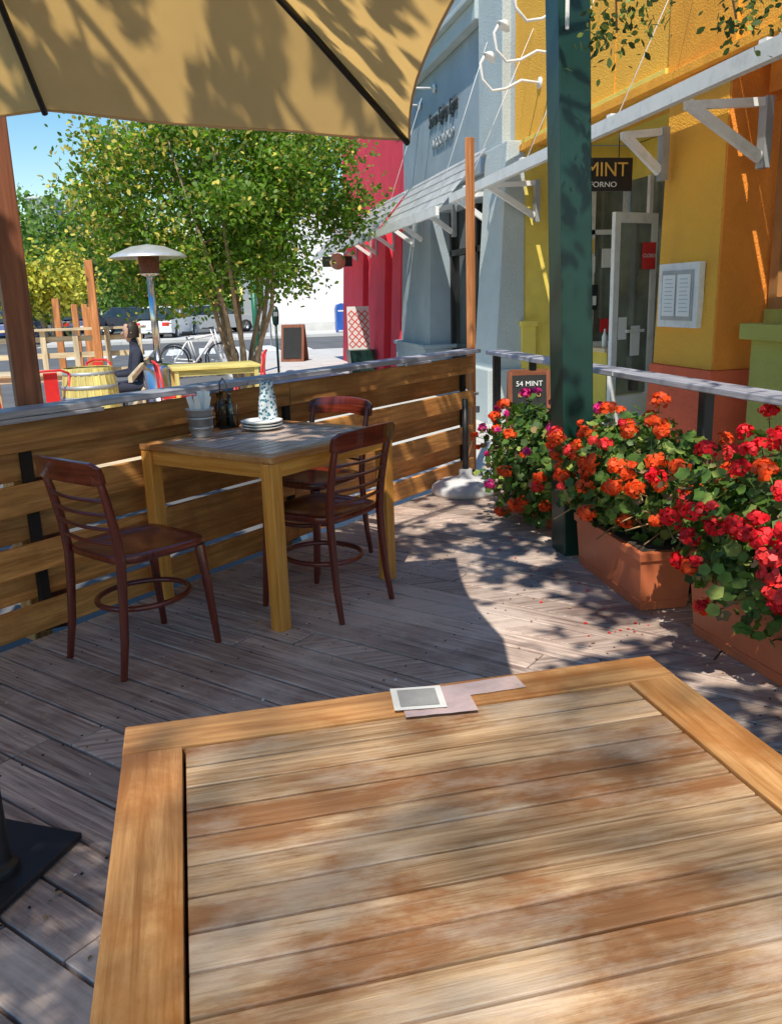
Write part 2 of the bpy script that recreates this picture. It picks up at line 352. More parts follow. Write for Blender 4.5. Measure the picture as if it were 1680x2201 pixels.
# ================================================================ green post
o=MB(); o.hexa([(-.085,-.085,-.04),(.085,-.085,-.04),(.085,.085,-.04),(-.085,.085,-.04),(-.215,-.075,4.1),(-.065,-.075,4.1),(-.065,.075,4.1),(-.215,.075,4.1)],0)
o.box((-.13,-.088,2.62),(.02,.012,.22),0,1)
o.done('green_steel_post',[mt['greenpaint'],mt['letterw']],loc=(1.88,4.08,0),bevel=.006)
# ================================================================ tables
def table(name,cxy,rz,W,Dp,fwid,ns,leg,mtop,mfr,mleg,bev,H=.75,gap=.0045):
    m=MB(); t=.028; z=H-t/2; e=.002
    m.box((0,Dp/2-fwid/2,z),(W,fwid-e,t),0,1); m.box((0,-Dp/2+fwid/2,z),(W,fwid-e,t),0,1)
    for s in (-1,1): m.box((s*(W/2-fwid/2),0,z),(fwid-e,Dp-2*fwid-e,t),0,1,g=1)
    sw=(Dp-2*fwid)/ns
    for k in range(ns):
        y=-Dp/2+fwid+sw*(k+.5); m.box((0,y,z-.0015),(W-2*fwid-.007,sw-gap,t-.003),0,0,g=0)
    m.box((0,0,H-t-.006),(W-fwid,Dp-fwid,.01),0,3)
    lx,ly=W/2-leg/2-.004,Dp/2-leg/2-.004
    for sx in(-1,1):
        for sy in(-1,1): m.box((sx*lx,sy*ly,(H-t)/2-.001),(leg,leg,H-t-.002),0,2)
    ah=.065
    for s in(-1,1):
        m.box((0,s*(ly+.006),H-t-ah/2-.001),(2*lx-leg,.022,ah),0,2); m.box((s*(lx+.006),0,H-t-ah/2-.001),(.022,2*ly-leg,ah),0,2,g=1)
    return m.done(name,[mtop,mfr,mleg,mt['dark']],loc=(cxy[0],cxy[1],0),rz=rz,bevel=bev,seg=2)
TW,TD=.86,.92
table('slatted_wooden_table',(.285,1.215-TD/2),R(1.0),TW,TD,.083,14,.06,mt['teak'],mt['teakframe'],mt['teak2'],.0016)
c=FW(2.86,2.73); table('slatted_wooden_table.001',(c[0],c[1]),FR,.85,.81,.07,12,.062,mt['teakpale'],mt['teakframe'],mt['teak2'],.004)
def sheet(name,c,w,h,rz,z,mat,n=8,amp=.0008):
    m=MB(); vs=[];fs=[];us=[]
    for j in range(n+1):
        for i in range(n+1):
            vs.append(((i/n-.5)*w,(j/n-.5)*h,random.uniform(0,amp)))
    for j in range(n):
        for i in range(n):
            f=(j*(n+1)+i,j*(n+1)+i+1,(j+1)*(n+1)+i+1,(j+1)*(n+1)+i); fs.append(f); us.append([(vs[q][0],vs[q][1]) for q in f])
    m.add(vs,fs,us,0,.5,True); return m.done(name,[mat],loc=(c[0],c[1],z),rz=rz)
e=empty('taped_paper_patch')
q=sheet('tape_strip',(.375,1.182),.17,.044,R(2),.7515,mt['tape']); q.parent=e
q=sheet('tape_lower',(.31,1.135),.11,.05,R(-4),.7535,mt['tape']); q.parent=e
q=sheet('paper',(.285,1.166),.080,.074,R(-7),.756,mt['paper'],4,.0004); q.parent=e
greyp=simple('grey_print',(.36,.36,.36),rough=.6,var=.08,scale=60)
q=sheet('print_area',(.285,1.166),.060,.056,R(-7),.7572,greyp,2,0); q.parent=e
# ================================================================ chairs
def chair(name,xy,rz):
    m=MB()
    def arc(z,y0,bow,hw,cnt=9): return [Vector((-hw+2*hw*i/(cnt-1), y0-bow*math.sin(math.pi*i/(cnt-1)),z)) for i in range(cnt)]
    for s in (-1,1):
        pts=[(s*.185,-.235,0),(s*.18,-.21,.15),(s*.176,-.195,.32),(s*.176,-.188,.44),(s*.18,-.198,.56),(s*.184,-.225,.70),(s*.187,-.252,.80)]
        m.tube(pts,[.015,.018,.020,.021,.020,.018,.015],8,0,sq=.75)
        m.tube([(s*.182,.215,0),(s*.176,.195,.22),(s*.165,.175,.43)],[.014,.018,.022],8,0)
    cnt=13; vs=[]
    for i in range(cnt):
        u=i/(cnt-1); x=-.212+.424*u; yb=-.240-.05*math.sin(math.pi*u); lift=.014*math.sin(math.pi*u); ed=1 if i in (0,cnt-1) else 0
        for (dy,dz) in ((-.011,0),(.011,0),(.006,.045),(-.004,.085),(-.024,.085),(-.018,.045)):
            vs.append((x,yb+dy,.742+lift+dz+(.012*ed if dz==0 else -.014*ed if dz>.08 else 0)))
    fs=[];us=[]
    for i in range(cnt-1):
        for k in range(6):
            f=(i*6+k,i*6+(k+1)%6,(i+1)*6+(k+1)%6,(i+1)*6+k); fs.append(f); us.append([(vs[q][0],vs[q][2]+k*.1) for q in f])
    fs+= [(5,4,3,2,1,0),tuple((cnt-1)*6+k for k in range(6))]; us+=[[(0,0)]*6]*2
    m.add(vs,fs,us,0,.5,False)
    for z,y in ((.52,-.198),(.575,-.205),(.63,-.214),(.685,-.225)):
        m.tube(arc(z,y,.030,.178),.0115,8,0,sq=.6)
    K=28; vs=[];fs=[];us=[]
    def se(t,hx,hy,ex=.42):
        cs,sn=math.cos(t),math.sin(t); x=hx*math.copysign(abs(cs)**ex,cs); y=hy*math.copysign(abs(sn)**ex,sn)
        x*=1+.06*(y/hy); return x,y
    prof=[(0,-.012),(.5,-.012),(.8,-.004),(.93,.004),(1,0),(1,-.022),(.9,-.034),(0,-.034)]
    for (sc,dz) in prof:
        for k in range(K):
            x,y=se(2*math.pi*k/K,.205*max(sc,.01),.205*max(sc,.01)); vs.append((x,y,.462+dz))
    for i in range(len(prof)-1):
        for k in range(K):
            f=(i*K+k,(i+1)*K+k,(i+1)*K+(k+1)%K,i*K+(k+1)%K); fs.append(f); us.append([(vs[q][1],vs[q][0]) for q in f])
    m.add(vs,fs,us,0,.7,True)
    ring=[(.165*math.cos(t)*1.0,.01+.185*math.sin(t),.235) for t in [2*math.pi*k/28 for k in range(28)]]
    m.tube(ring,.012,8,0,closed=True)
    o=m.done(name,[mt['mahog']],loc=(xy[0],xy[1],0),rz=rz)
    b=o.modifiers.new('b','BEVEL'); b.width=.004; b.segments=2; b.limit_method='ANGLE'; b.angle_limit=R(40)
    return o
c=FW(2.03,2.69); chair('bentwood_chair',c,FR-R(90)-R(4))
c=FW(2.83,2.405); chair('bentwood_chair.001',c,FR)
c=FW(3.33,2.88); chair('bentwood_chair.002',c,FR+R(90))
# ================================================================ table items
m=MB(); m.lathe([(.0,0),(.046,0),(.047,.004),(.062,.125),(.066,.127),(.066,.132),(.060,.132),(.056,.03),(0,.03)],(0,0,0),28,0)
for z in (.04,.085): m.lathe([(.052+z*.11,z),(.055+z*.11,z+.004),(.052+z*.11,z+.008)],(0,0,0),28,0)
for k in range(12):
    an=random.uniform(0,6.28); r_=random.uniform(.01,.04); b0=Vector((r_*math.cos(an)*.5,r_*math.sin(an)*.5,.04)); t0=b0+Vector((math.cos(an)*.035,math.sin(an)*.035,random.uniform(.13,.17)))
    m.beam(b0,t0,.026,.012,1)
m.done('napkin_bucket',[simple('brushed_pail',(.55,.56,.57),rough=.4,metal=.7),mt['paper']],loc=(-.02,4.06,.75),bevel=.0)
m=MB(); 
for sx in(-1,1):
    for sy in(-1,1): m.tube([(sx*.045,sy*.045,0),(sx*.045,sy*.045,.12)],.003,6,0)
for z in(.012,.06,.12): m.tube([(-.045,-.045,z),(.045,-.045,z),(.045,.045,z),(-.045,.045,z)],.003,6,0,closed=True)
m.tube([(0,-.045,.12),(0,-.04,.22),(0,0,.245),(0,.04,.22),(0,.045,.12)],.003,6,0)
m.box((0,0,.006),(.09,.09,.004),0,0)
for sx,sy,h,k in((-1,-1,.19,1),(1,-1,.17,2),(-1,1,.18,1),(1,1,.14,2)):
    m.lathe([(0,.01),(.019,.01),(.019,h*.6),(.008,h*.75),(.008,h*.95),(.011,h*.95),(.011,h),(0,h)],(sx*.021,sy*.021,0),14,k)
m.done('condiment_caddy',[mt['black'],simple('oil_glass',(.06,.03,.01),rough=.1),mt['glass']],loc=(.10,4.30,.75),rz=.4)
m=MB()
for k in range(3): 
    z=k*.014; m.lathe([(0,z),(.06,z),(.1,z+.012),(.103,z+.016),(.098,z+.014),(.06,z+.006),(0,z+.006)],(0,0,0),32,0)
m.done('plate_stack',[mt['paper']],loc=(.27,4.17,.751))
pm,ntt,bs=newmat('patterned_ceramic'); vt=N(ntt,'ShaderNodeTexVoronoi',Scale=60.0); tc=N(ntt,'ShaderNodeTexCoord'); ntt.links.new(tc.outputs['Object'],vt.inputs['Vector'])
ntt.links.new(ramp(ntt,vt.outputs[0],[(.38,(.08,.20,.26)),(.50,(.70,.77,.80))]),bs.inputs['Base Color']); bs.inputs['Roughness'].default_value=.2
m=MB(); m.lathe([(0,0),(.046,0),(.05,.02),(.047,.09),(.042,.14),(.035,.175),(.034,.21),(.037,.222),(.033,.22),(.03,.18),(0,.15)],(0,0,0),28,0)
m.done('patterned_carafe',[pm],loc=(.31,4.26,.751),rz=2.2)
# ================================================================ umbrella
UC=Vector((-.585,1.98,0)); ur=R(-8)
ue=Vector((math.cos(ur),math.sin(ur),0)); uf=Vector((-math.sin(ur),math.cos(ur),0)); S=1.18
E=empty('market_umbrella')
m=MB(); NR=12; NS=10; apex=UC+Vector((0,0,2.70))
dirs=[(0,1,1.98),(1,1,1.87),(1,0,1.98),(1,-1,1.87),(0,-1,1.98),(-1,-1,1.87),(-1,0,1.98),(-1,1,1.87)]
rimp=[UC+ue*(S*x)+uf*(S*y)+Vector((0,0,z)) for x,y,z in dirs]
for k in range(8):
    A=rimp[k];B=rimp[(k+1)%8]; vs=[];fs=[];us=[]
    for i in range(NR+1):
        t=i/NR
        for j in range(NS+1):
            s_=j/NS; edge=A.lerp(B,s_); bul=math.sin(math.pi*s_)
            edge2=edge-(edge-Vector((UC.x,UC.y,edge.z)))*.035*bul+Vector((0,0,-.012*bul))
            wr=.010*noise.noise(Vector((edge.x*4,edge.y*4,t*6)))
            q=apex.lerp(edge2,t)+Vector((0,0,-.03*bul*math.sin(math.pi*t)*1.0+.05*math.sin(math.pi*t)+wr*bul))
            vs.append(q)
    for i in range(NR):
        for j in range(NS):
            f=(i*(NS+1)+j,(i+1)*(NS+1)+j,(i+1)*(NS+1)+j+1,i*(NS+1)+j+1)
            if i==0: f=(j,(NS+1)+j,(NS+1)+j+1)
            fs.append(f); us.append([(vs[q].x,vs[q].y) for q in f])
    m.add(vs,fs,us,0,.5,True)
    hem=[vs[NR*(NS+1)+j] for j in range(NS+1)]
    m.tube([h+Vector((0,0,-.003)) for h in hem],.004,6,1,cap=False)
o=m.done('canopy',[mt['canvas'],mt['hem']],parent=E)
m=MB()
for k in range(8):
    A=rimp[k]; pts=[]
    for i in range(9):
        t=i/8; q=apex.lerp(A,t*.995)+Vector((0,0,.05*math.sin(math.pi*t)-.018)); pts.append(q)
    m.tube(pts,.0105,8,0)
    mid=pts[4]; m.tube([UC+Vector((0,0,1.95)),mid],.008,6,0)
m.tube([UC+Vector((0,0,.0)),UC+Vector((0,0,2.74))],.024,14,0)
m.lathe([(0,1.9),(.05,1.9),(.05,1.98),(0,1.98)],UC,14,0); m.lathe([(.03,2.72),(.03,2.76),(0,2.8)],UC,14,0)
m.done('frame_and_pole',[mt['black']],parent=E)
m=MB()
m.box((-.745,2.0,.012),(.5,.5,.018),R(-30),0); m.lathe([(.05,.02),(.05,.04),(.032,.05),(.032,.35),(.026,.35)],(UC.x,UC.y,0),18,0)
m.done('base_plate',[mt['black']],parent=E,bevel=.004)
m=MB(); m.lathe([(0,0.0),(.235,0),(.245,.02),(.24,.05),(.19,.085),(.06,.11),(.045,.13),(.045,.17),(0,.17)],(0,0,0),32,0)
m.tube([(0,0,.12),(0,0,.66)],.022,12,1); m.box((.05,0,.15),(.05,.02,.02),0,1)
m.done('umbrella_stand',[simple('grey_resin',(.66,.66,.68),rough=.6,var=.15,scale=8,bump=.5,bscale=20),mt['black']],loc=(1.76,5.62,0))
# ================================================================ planters & geraniums
def planter(name,x,y,L,rz,W=.25,Hh=.27):
    m=MB(); b=.86
    def tap(x0,y0,z0,x1,y1,z1,mi): m.hexa([(-x0,-y0,z0),(x0,-y0,z0),(x0,y0,z0),(-x0,y0,z0),(-x1,-y1,z1),(x1,-y1,z1),(x1,y1,z1),(-x1,y1,z1)],mi)
    hw,hl=W/2,L/2
    tap(hw*b,hl*.94,.0,hw*.98,hl*.985,Hh-.04,0); tap(hw*1.05,hl*1.01,Hh-.04,hw*1.07,hl*1.02,Hh,0)
    tap(hw*.9,hl*.95,Hh-.0,hw*.88,hl*.94,Hh+.006,1)
    tap(hw*.9,hl*.96,-.001+.03,hw*.93,hl*.965,.045,0)
    return m.done(name,[mt['terracotta'],mt['soil']],loc=(x,y,0),rz=rz,bevel=.01)
planter('terracotta_planter',1.90,3.50,.74,R(-3)); planter('terracotta_planter.001',1.99,2.44,.92,R(3),.27,.28)
planter('terracotta_planter.002',2.03,4.70,.74,R(0),.20); planter('terracotta_planter.003',2.0,1.40,.9,R(2),.27,.28)
def geranium(name,cx_,cy_,cz,rx,ry,rz_,nl,nh,cols,seed,low=.24,front=.2,lowf=None):
    rg=np.random.default_rng(seed); E=empty(name)
    lowf=low if lowf is None else lowf
    def ff(d): return 1+.34*noise.noise(Vector(d*2.2)+Vector((seed*3.1,0,0)))+.14*noise.noise(Vector(d*6)+Vector((seed*3.1,4,0)))
    P=[];Nn=[]
    while len(P)<nl:
        d=rg.normal(size=3); d/=np.linalg.norm(d); k=rg.uniform(.45,1.04)**.7
        f=ff(d)
        q=np.array([cx_+d[0]*rx*k*f,cy_+d[1]*ry*k*f,cz+d[2]*rz_*k*f])
        lo=lowf+.05*math.sin(q[1]*17+seed) if q[0]<cx_-.08 else .3
        if q[2]<lo: continue
        P.append(q);Nn.append(d+np.array([-.1,0,.5]))
    P=np.array(P);Nn=np.array(Nn)
    mi=rg.choice([0,1,2],len(P),p=[.76,.18,.06])
    scatter('foliage',P,rg.uniform(.028,.068,len(P)),ROUND,[mt['leafG'],mt['leafY'],mt['leafDry']],mi,parent=E,nrm=Nn,jit=.9)
    PP=[];PN=[];PM=[];heads=[]
    tries=0
    while len(heads)<nh and tries<5000:
        tries+=1
        d=rg.normal(size=3); d[0]-=.55; d[2]+=.3; d/=np.linalg.norm(d)
        if d[2]<-.65: continue
        f=ff(d)
        q=np.array([cx_+d[0]*rx*1.08*f,cy_+d[1]*ry*1.05*f,cz+d[2]*rz_*1.1*f+rg.uniform(-.01,.05)])
        if q[2]<lowf: continue
        if any(np.linalg.norm(q-h)<.055 for h in heads): continue
        heads.append(q); col=rg.choice(len(cols),p=[c[1] for c in cols]); rad=rg.choice([rg.uniform(.014,.022),rg.uniform(.028,.046)],p=[.25,.75])
        n=int(20+rad*1100); dd=rg.normal(size=(n,3)); dd/=np.linalg.norm(dd,axis=1)[:,None]
        dd=dd+np.array(d)*.6; dd/=np.linalg.norm(dd,axis=1)[:,None]
        PP.append(q+dd*rad*rg.uniform(.7,1.12,(n,1))*np.array([1,1,.8])); PN.append(dd); PM.append(np.full(n,col))
    PP=np.concatenate(PP)
    scatter('blooms',PP,rg.uniform(.018,.030,len(PP)),PET,[c[0] for c in cols],np.concatenate(PM),parent=E,nrm=np.concatenate(PN),jit=.5)
    m=MB()
    for h in heads:
        b=Vector((cx_+rg.uniform(-.06,.06),cy_+(h[1]-cy_)*.5,.26)); hh=Vector(h); md=b.lerp(hh,.6)+Vector((0,0,.03))
        m.tube([b,md,hh],[.005,.003,.002],5,0)
    for k in range(40):
        b=Vector((cx_+rg.uniform(-.08,.08),cy_+rg.uniform(-ry,ry)*.7,.29)); t=b+Vector((rg.uniform(-.32,.05),rg.uniform(-.2,.2),rg.uniform(-.02,.25))); m.tube([b,b.lerp(t,.5)+Vector((0,0,.06)),t],[.005,.004,.003],5,1)
    m.done('stems',[mt['leafG'],mt['leafDry']],parent=E)
geranium('geranium_plant',1.96,3.55,.49,.33,.50,.28,2400,62,[(mt['fOr'],.76),(mt['fCor'],.18),(mt['fRed'],.06)],1,.26,lowf=.22)
geranium('geranium_plant.001',2.02,2.48,.48,.37,.62,.30,3000,84,[(mt['fRed'],.60),(mt['fCor'],.3),(mt['fOr'],.10)],2,.22,lowf=.20)
geranium('geranium_plant.002',2.03,4.68,.37,.36,.62,.34,2700,66,[(mt['fPk'],.52),(mt['fOr'],.36),(mt['fCor'],.12)],3,.05,lowf=.05)
geranium('geranium_plant.003',2.05,1.55,.50,.34,.5,.30,900,30,[(mt['fRed'],.8),(mt['fCor'],.2)],4,.22)
# ================================================================ overhead trees (behind the viewpoint) that dapple the light
def limb(m,pts,r0_,r1_,n=8): 
    k=len(pts); m.tube(pts,[r0_+(r1_-r0_)*i/(k-1) for i in range(k)],n,0)
E=empty('street_tree'); m=MB(); T0=Vector((-2.9,-1.4,-.16))
limb(m,[T0,T0+Vector((.03,.05,1.2)),T0+Vector((.1,.1,2.3)),T0+Vector((.2,.3,3.4))],.13,.08,12)
fk=T0+Vector((.15,.2,2.9))
for k in range(10):
    tx=random.uniform(-2.8,1.6); ty=random.uniform(.4,4.4); t=Vector((tx,ty,random.uniform(3.8,4.4))); md=fk.lerp(t,.5)+Vector((-.3,.35,.45))
    limb(m,[fk,fk.lerp(md,.5)+Vector((0,0,.15)),md,md.lerp(t,.5)+Vector((0,0,.05)),t],.028,.006)
    for q in range(4):
        s0=md.lerp(t,random.random()); limb(m,[s0,s0+Vector((random.uniform(-.5,.5),random.uniform(-.1,.5),random.uniform(-.1,.35)))],.008,.003,5)
limb(m,[fk,Vector((-1.2,1.4,4.2)),Vector((.8,3.0,4.0)),Vector((1.75,3.6,3.2)),Vector((1.85,3.7,2.42))],.026,.004)
limb(m,[Vector((.8,3.0,4.0)),Vector((1.9,3.3,3.2)),Vector((2.22,3.4,2.4))],.012,.004)
m.done('trunk_and_limbs',[mt['bark']],parent=E)
LIT=[(1.29,3.30,.27,.46),(1.55,2.95,.24,.13),(1.36,5.12,.42,.30),(1.62,3.98,.13,.10),(1.06,2.85,.20,.14),(1.42,4.42,.08,.09),(1.75,2.5,.14,.10),(1.15,4.72,.09,.09),(.98,5.0,.10,.08),(1.52,4.72,.06,.07),(1.3,4.15,.05,.06)]
C=[]; tot=0
while len(C)<31000 and tot<500000:
    tot+=1
    x=random.uniform(-3.0,2.0); y=random.uniform(-2.7,4.6); z=random.uniform(3.6,4.7)
    if math.hypot((x+.5)/2.7,(y-.9)/3.9)>1: continue
    gx,gy=x+OX*z,y+OY*z
    tz=z-.75; tx,ty=x+OX*tz,y+OY*tz
    if -.24<tx<.80 and .05<ty<1.30: continue
    bad=False
    for (a_,b_,c_,d_) in LIT:
        jx=noise.noise(Vector((gx*8,gy*8,0)))+.6*noise.noise(Vector((gx*19,gy*19,0)))
        if math.hypot((gx-a_)/c_,(gy-b_)/d_)<1+jx*.75: bad=True
    if bad: continue
    fz=z-.6; fx,fy=x+OX*fz,y+OY*fz
    if 1.65<fx<2.5 and 1.7<fy<5.6 and random.random()<.9: continue
    uz=z-2.2; ux,uy=x+OX*uz,y+OY*uz
    if -1.9<ux<.42+.14*(uy-.65)+.02 and .7<uy<3.05:
        if noise.noise(Vector((ux*4.2,uy*4.2,8)))+.6*noise.noise(Vector((ux*11,uy*11,8)))>.03: continue
    elif gx<.6 and gy>3.6:
        if noise.noise(Vector((gx*2.6,gy*2.6,1)))>.12: continue
    elif gy>4.6 and noise.noise(Vector((gx*5,gy*5,1)))>.15: continue
    C.append((x,y,z))
C=np.array(C)
scatter('leaves',C,rng.uniform(.07,.13,len(C)),LEAF,[mt['leafB']],0,parent=E,nrm=np.tile([.2,.5,.9],(len(C),1)),jit=.8)
C=[]
for c0,r_,n in (((1.80,3.7,2.40),.09,60),((1.93,3.68,2.47),.12,80),((1.74,3.6,2.54),.13,90),((1.88,3.55,2.66),.16,110),((2.19,3.4,2.37),.08,40),((2.30,3.4,2.42),.11,70),((2.10,3.3,2.54),.14,80),((2.36,3.3,2.55),.12,60)):
    for k in range(n): C.append(tuple(np.array(c0)+rng.normal(size=3)*r_*.55))
scatter('hanging_leaves',C,rng.uniform(.026,.046,len(C)),LEAF,[mt['leafB'],mt['leafY']],rng.choice([0,0,1],len(C)),parent=E)
E=empty('added_shade_tree'); m=MB(); T1=Vector((-5.4,-6.2,-.16))  # unseen tall tree, added to soften the sun on the near table
limb(m,[T1,T1+Vector((.1,.1,3)),T1+Vector((.3,.3,6.5)),T1+Vector((.9,.6,9.2))],.18,.06,12)
for k in range(12):
    s0=T1+Vector((.4+.04*k,.35,6.8+.15*k)); t=Vector((-2.15+random.uniform(-1.2,1.2),-4.9+random.uniform(-1.3,1.3),9.2+random.uniform(0,1.4))); limb(m,[s0,s0.lerp(t,.5)+Vector((0,0,.3)),t],.022,.005,6)
m.done('trunk_and_limbs',[mt['bark']],parent=E)
C=[]
while len(C)<4400:
    x=random.uniform(-1.6,1.6);y=random.uniform(-1.6,1.6)
    if math.hypot(x,y)>1.55: continue
    z=random.uniform(9.1,11.2); h_=z-.75; q=(.25+x-OX*h_,.62+y-OY*h_,z)
    tx,ty=.25+x,.62+y
    if math.hypot((tx-.68)/.10,(ty-.80)/.14)<1: continue
    C.append(q)
scatter('leaves',C,rng.uniform(.055,.085,len(C)),LEAF,[mt['leafB']],0,parent=E,nrm=np.tile([.2,.5,.9],(len(C),1)),jit=.8)
# ================================================================ generic trees
def tree(name,base,h0,cc,rad,nst,ncl,npc,ls,mats,pm_,r0_=.05,spread=.28,seed=1,extra=()):
    rg=np.random.default_rng(seed); E=empty(name); m=MB(); base=Vector(base); cc=Vector(cc)
    cl=[]
    while len(cl)<ncl:
        d=rg.normal(size=3); d/=np.linalg.norm(d); k=rg.uniform(.2,1)**.5
        f=1+.3*noise.noise(Vector(d*1.8)+Vector((seed*5.,0,0)))
        cl.append(cc+Vector((d[0]*rad[0]*k*f,d[1]*rad[1]*k*f,d[2]*rad[2]*k*f)))
    cl+= [Vector(e_) for e_ in extra]
    for k in range(nst):
        an=2*math.pi*k/nst+rg.uniform(-.3,.3); t=cl[k*len(cl)//nst]; 
        out=Vector((math.cos(an),math.sin(an),0)); b0=base+out*r0_*1.3
        m1=base+out*(.16+.1*rg.random())*h0+Vector((0,0,h0*.55)); m2=base+out*.36*h0+Vector((rg.uniform(-.1,.1),rg.uniform(-.1,.1),h0*1.05)); e_=cc+out*rad[0]*.5+Vector((0,0,rad[2]*.35))
        limb(m,[b0,b0.lerp(m1,.5)+out*-.02,m1,m2,m2.lerp(e_,.5),e_],r0_,r0_*.25,8)
        for j in range(5):
            s0=m2.lerp(e_,rg.random()); t=cl[int(rg.integers(len(cl)))]; 
            if (t-s0).length<rad[0]*1.1: limb(m,[s0,s0.lerp(t,.5)+Vector((0,0,.08)),t],r0_*.3,r0_*.1,5)
    m.lathe([(r0_*2.6,-.05),(r0_*2.2,.1),(r0_*1.6,.3),(0,.36)],base,12,0)
    m.done('trunk',[mt['bark']],parent=E)
    C=[];MI=[]
    for q in cl:
        n=int(npc*rg.uniform(.6,1.3)); pts=np.array(q)+rg.normal(size=(n,3))*spread*np.array([1,1,.7]); C.append(pts)
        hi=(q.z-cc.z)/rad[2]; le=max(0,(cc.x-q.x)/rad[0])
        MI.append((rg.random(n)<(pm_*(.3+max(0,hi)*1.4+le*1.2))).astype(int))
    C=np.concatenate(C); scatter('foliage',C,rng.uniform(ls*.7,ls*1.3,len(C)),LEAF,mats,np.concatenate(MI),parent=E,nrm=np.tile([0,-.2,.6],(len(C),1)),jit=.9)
    return E
ex=[(random.uniform(-.9,1.6),13+random.uniform(-1,.6),random.uniform(1.35,2.3)) for _ in range(30)]
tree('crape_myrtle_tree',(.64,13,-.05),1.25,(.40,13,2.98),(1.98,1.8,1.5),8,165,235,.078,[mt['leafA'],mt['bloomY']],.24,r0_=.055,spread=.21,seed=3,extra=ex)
lf2=simple('street_leaf',(.15,.25,.05),rough=.6,rnd=.5,trans=.45,tcol=(1.7,1.7,.8)); lfy=simple('yellow_leaf',(.62,.56,.06),rough=.6,rnd=.3,trans=.3)
tree('street_tree.002',(-7,55,-.16),2.6,(-7,55,4.6),(3.2,3,2.6),5,70,90,.30,[lf2],0,.12,.7,5)
tree('street_tree.003',(-11,48,-.16),2.6,(-11,48,4.6),(3.2,3,3.2),5,70,90,.30,[lf2],0,.12,.7,6)
tree('street_tree.004',(-6.2,40,-.16),1.6,(-6.2,40,2.5),(1.9,1.9,1.4),5,50,80,.25,[lfy,lf2],.3,.08,.45,7)
tree('street_tree.005',(-3.6,66,-.16),2.2,(-3.6,66,3.9),(3,3,2.3),5,60,70,.4,[lf2],0,.12,.7,8)
tree('street_tree.006',(-15,62,-.16),2.6,(-15,62,5.5),(4.5,3,4),5,70,80,.45,[lf2],0,.12,.9,9)
pts=[]
for k in range(7000):
    x=random.uniform(-60,14); y=85+random.uniform(-4,4)+abs(x)*.1; top=3.2+2.2*noise.noise(Vector((x*.12,0,0)))+1.0*noise.noise(Vector((x*.5,4,0))); z=random.uniform(-.1,max(1,top)); pts.append((x,y,z))
scatter('distant_tree_row',pts,rng.uniform(.6,1.1,len(pts)),LEAF,[lf2],0,nrm=np.tile([0,-.6,.6],(len(pts),1)),jit=.9)
# ================================================================ far buildings
def windows_block(name,x0,x1,y0,y1,h,wall,nx,nz):
    E=empty(name); m=MB(); m.bb(x0,x1,y0,y1,-.2,h,0); m.bb(x0-.2,x1+.2,y0-.2,y1+.2,h,h+.4,1); m.done('walls',[wall,mt['white']],parent=E)
    m=MB(); w=(x1-x0)/nx; fh=h/nz
    for i in range(nx):
        for j in range(nz): m.bb(x0+w*(i+.12),x0+w*(i+.88),y0-.06,y0-.01,fh*(j+.25),fh*(j+.85),0)
    m.done('windows',[mt['glassl']],parent=E)
windows_block('glass_office_tower',-38,-31,230,245,27,mt['grey2'],8,9); windows_block('glass_office_tower.001',-30,-26,240,250,31,mt['grey'],6,10)
E=empty('curved_roof_building'); m=MB(); m.bb(-36,-17,150,170,-.2,10.5,0); m.done('walls',[mt['grey2']],parent=E)
m=MB(); pr=[(-38+22*i/12, 10.6+2.2*math.sin(math.pi*i/12)) for i in range(13)]; m.prism(pr+[(-16,10.5),(-38,10.5)],149,171,0); m.done('roof',[mt['grey']],parent=E)
m=MB(); 
for i in range(9): m.bb(-35+i*2,-33.6+i*2,149.9,149.97,6,9.6,0)
m.done('windows',[mt['glass']],parent=E)
E=empty('white_corner_building'); m=MB(); m.bb(3.3,14,40,62,-.1,4.3,0); m.bb(5.2,14,39.94,61,4.3,5.3,0); m.bb(3.2,14.1,39.85,62,-.1,.35,1); m.bb(3.25,5.2,39.9,62,4.2,4.4,0)
m.done('walls',[mt['offwhite'],mt['concrete']],parent=E)
m=MB(); m.bb(3.26,3.29,43,46,.9,2.6,0); m.bb(3.26,3.29,48,51,.9,2.6,0); m.done('windows',[mt['glass']],parent=E)
# ================================================================ yellow building
E=empty('yellow_restaurant_building')
m=MB()  # 0 yellow 1 orange 2 terra 3 green 4 lime 5 white 6 dark 7 deep 8 concrete
m.bb(3.5,4.2,4.3,9.3,2.85,6.2,0); m.bb(3.46,4.2,2.0,4.298,2.85,6.2,0)
m.bb(3.38,3.46,2.0,4.3,3.3,3.40,7); m.bb(3.40,3.46,1.0,4.6,4.0,4.2,0)
m.bb(3.43,3.5,4.32,9.2,2.79,2.85,7)
m.bb(3.47,3.5,5.3,6.12,2.86,6.1,7)
for y in (7.0,8.1): m.bb(3.492,3.5,y,y+.012,2.9,6.1,7)
def bat(x0,x1,ya,yb,z0,z1,xt,yat,ybt,mi): m.hexa([(x0,ya,z0),(x1,ya,z0),(x1,yb,z0),(x0,yb,z0),(xt,yat,z1),(x1,yat,z1),(x1,ybt,z1),(xt,ybt,z1)],mi,g=2)
bat(3.42,4.0,5.28,6.06,.80,2.79,3.5,5.38,6.12,0)
bat(3.38,4.0,5.22,6.10,-.06,.797,3.40,5.25,6.08,2)
m.hexa([(3.424,5.262,.80),(4.0,5.262,.80),(4.0,5.279,.80),(3.424,5.279,.80),(3.504,5.362,2.79),(4.0,5.362,2.79),(4.0,5.379,2.79),(3.504,5.379,2.79)],1,g=2)  # thin slab paints the shaded side of the yellow pillar a darker orange
m.bb(3.52,4.0,2.0,5.0,-.06,1.02,3); m.bb(3.46,3.78,2.0,5.05,1.02,1.12,3)
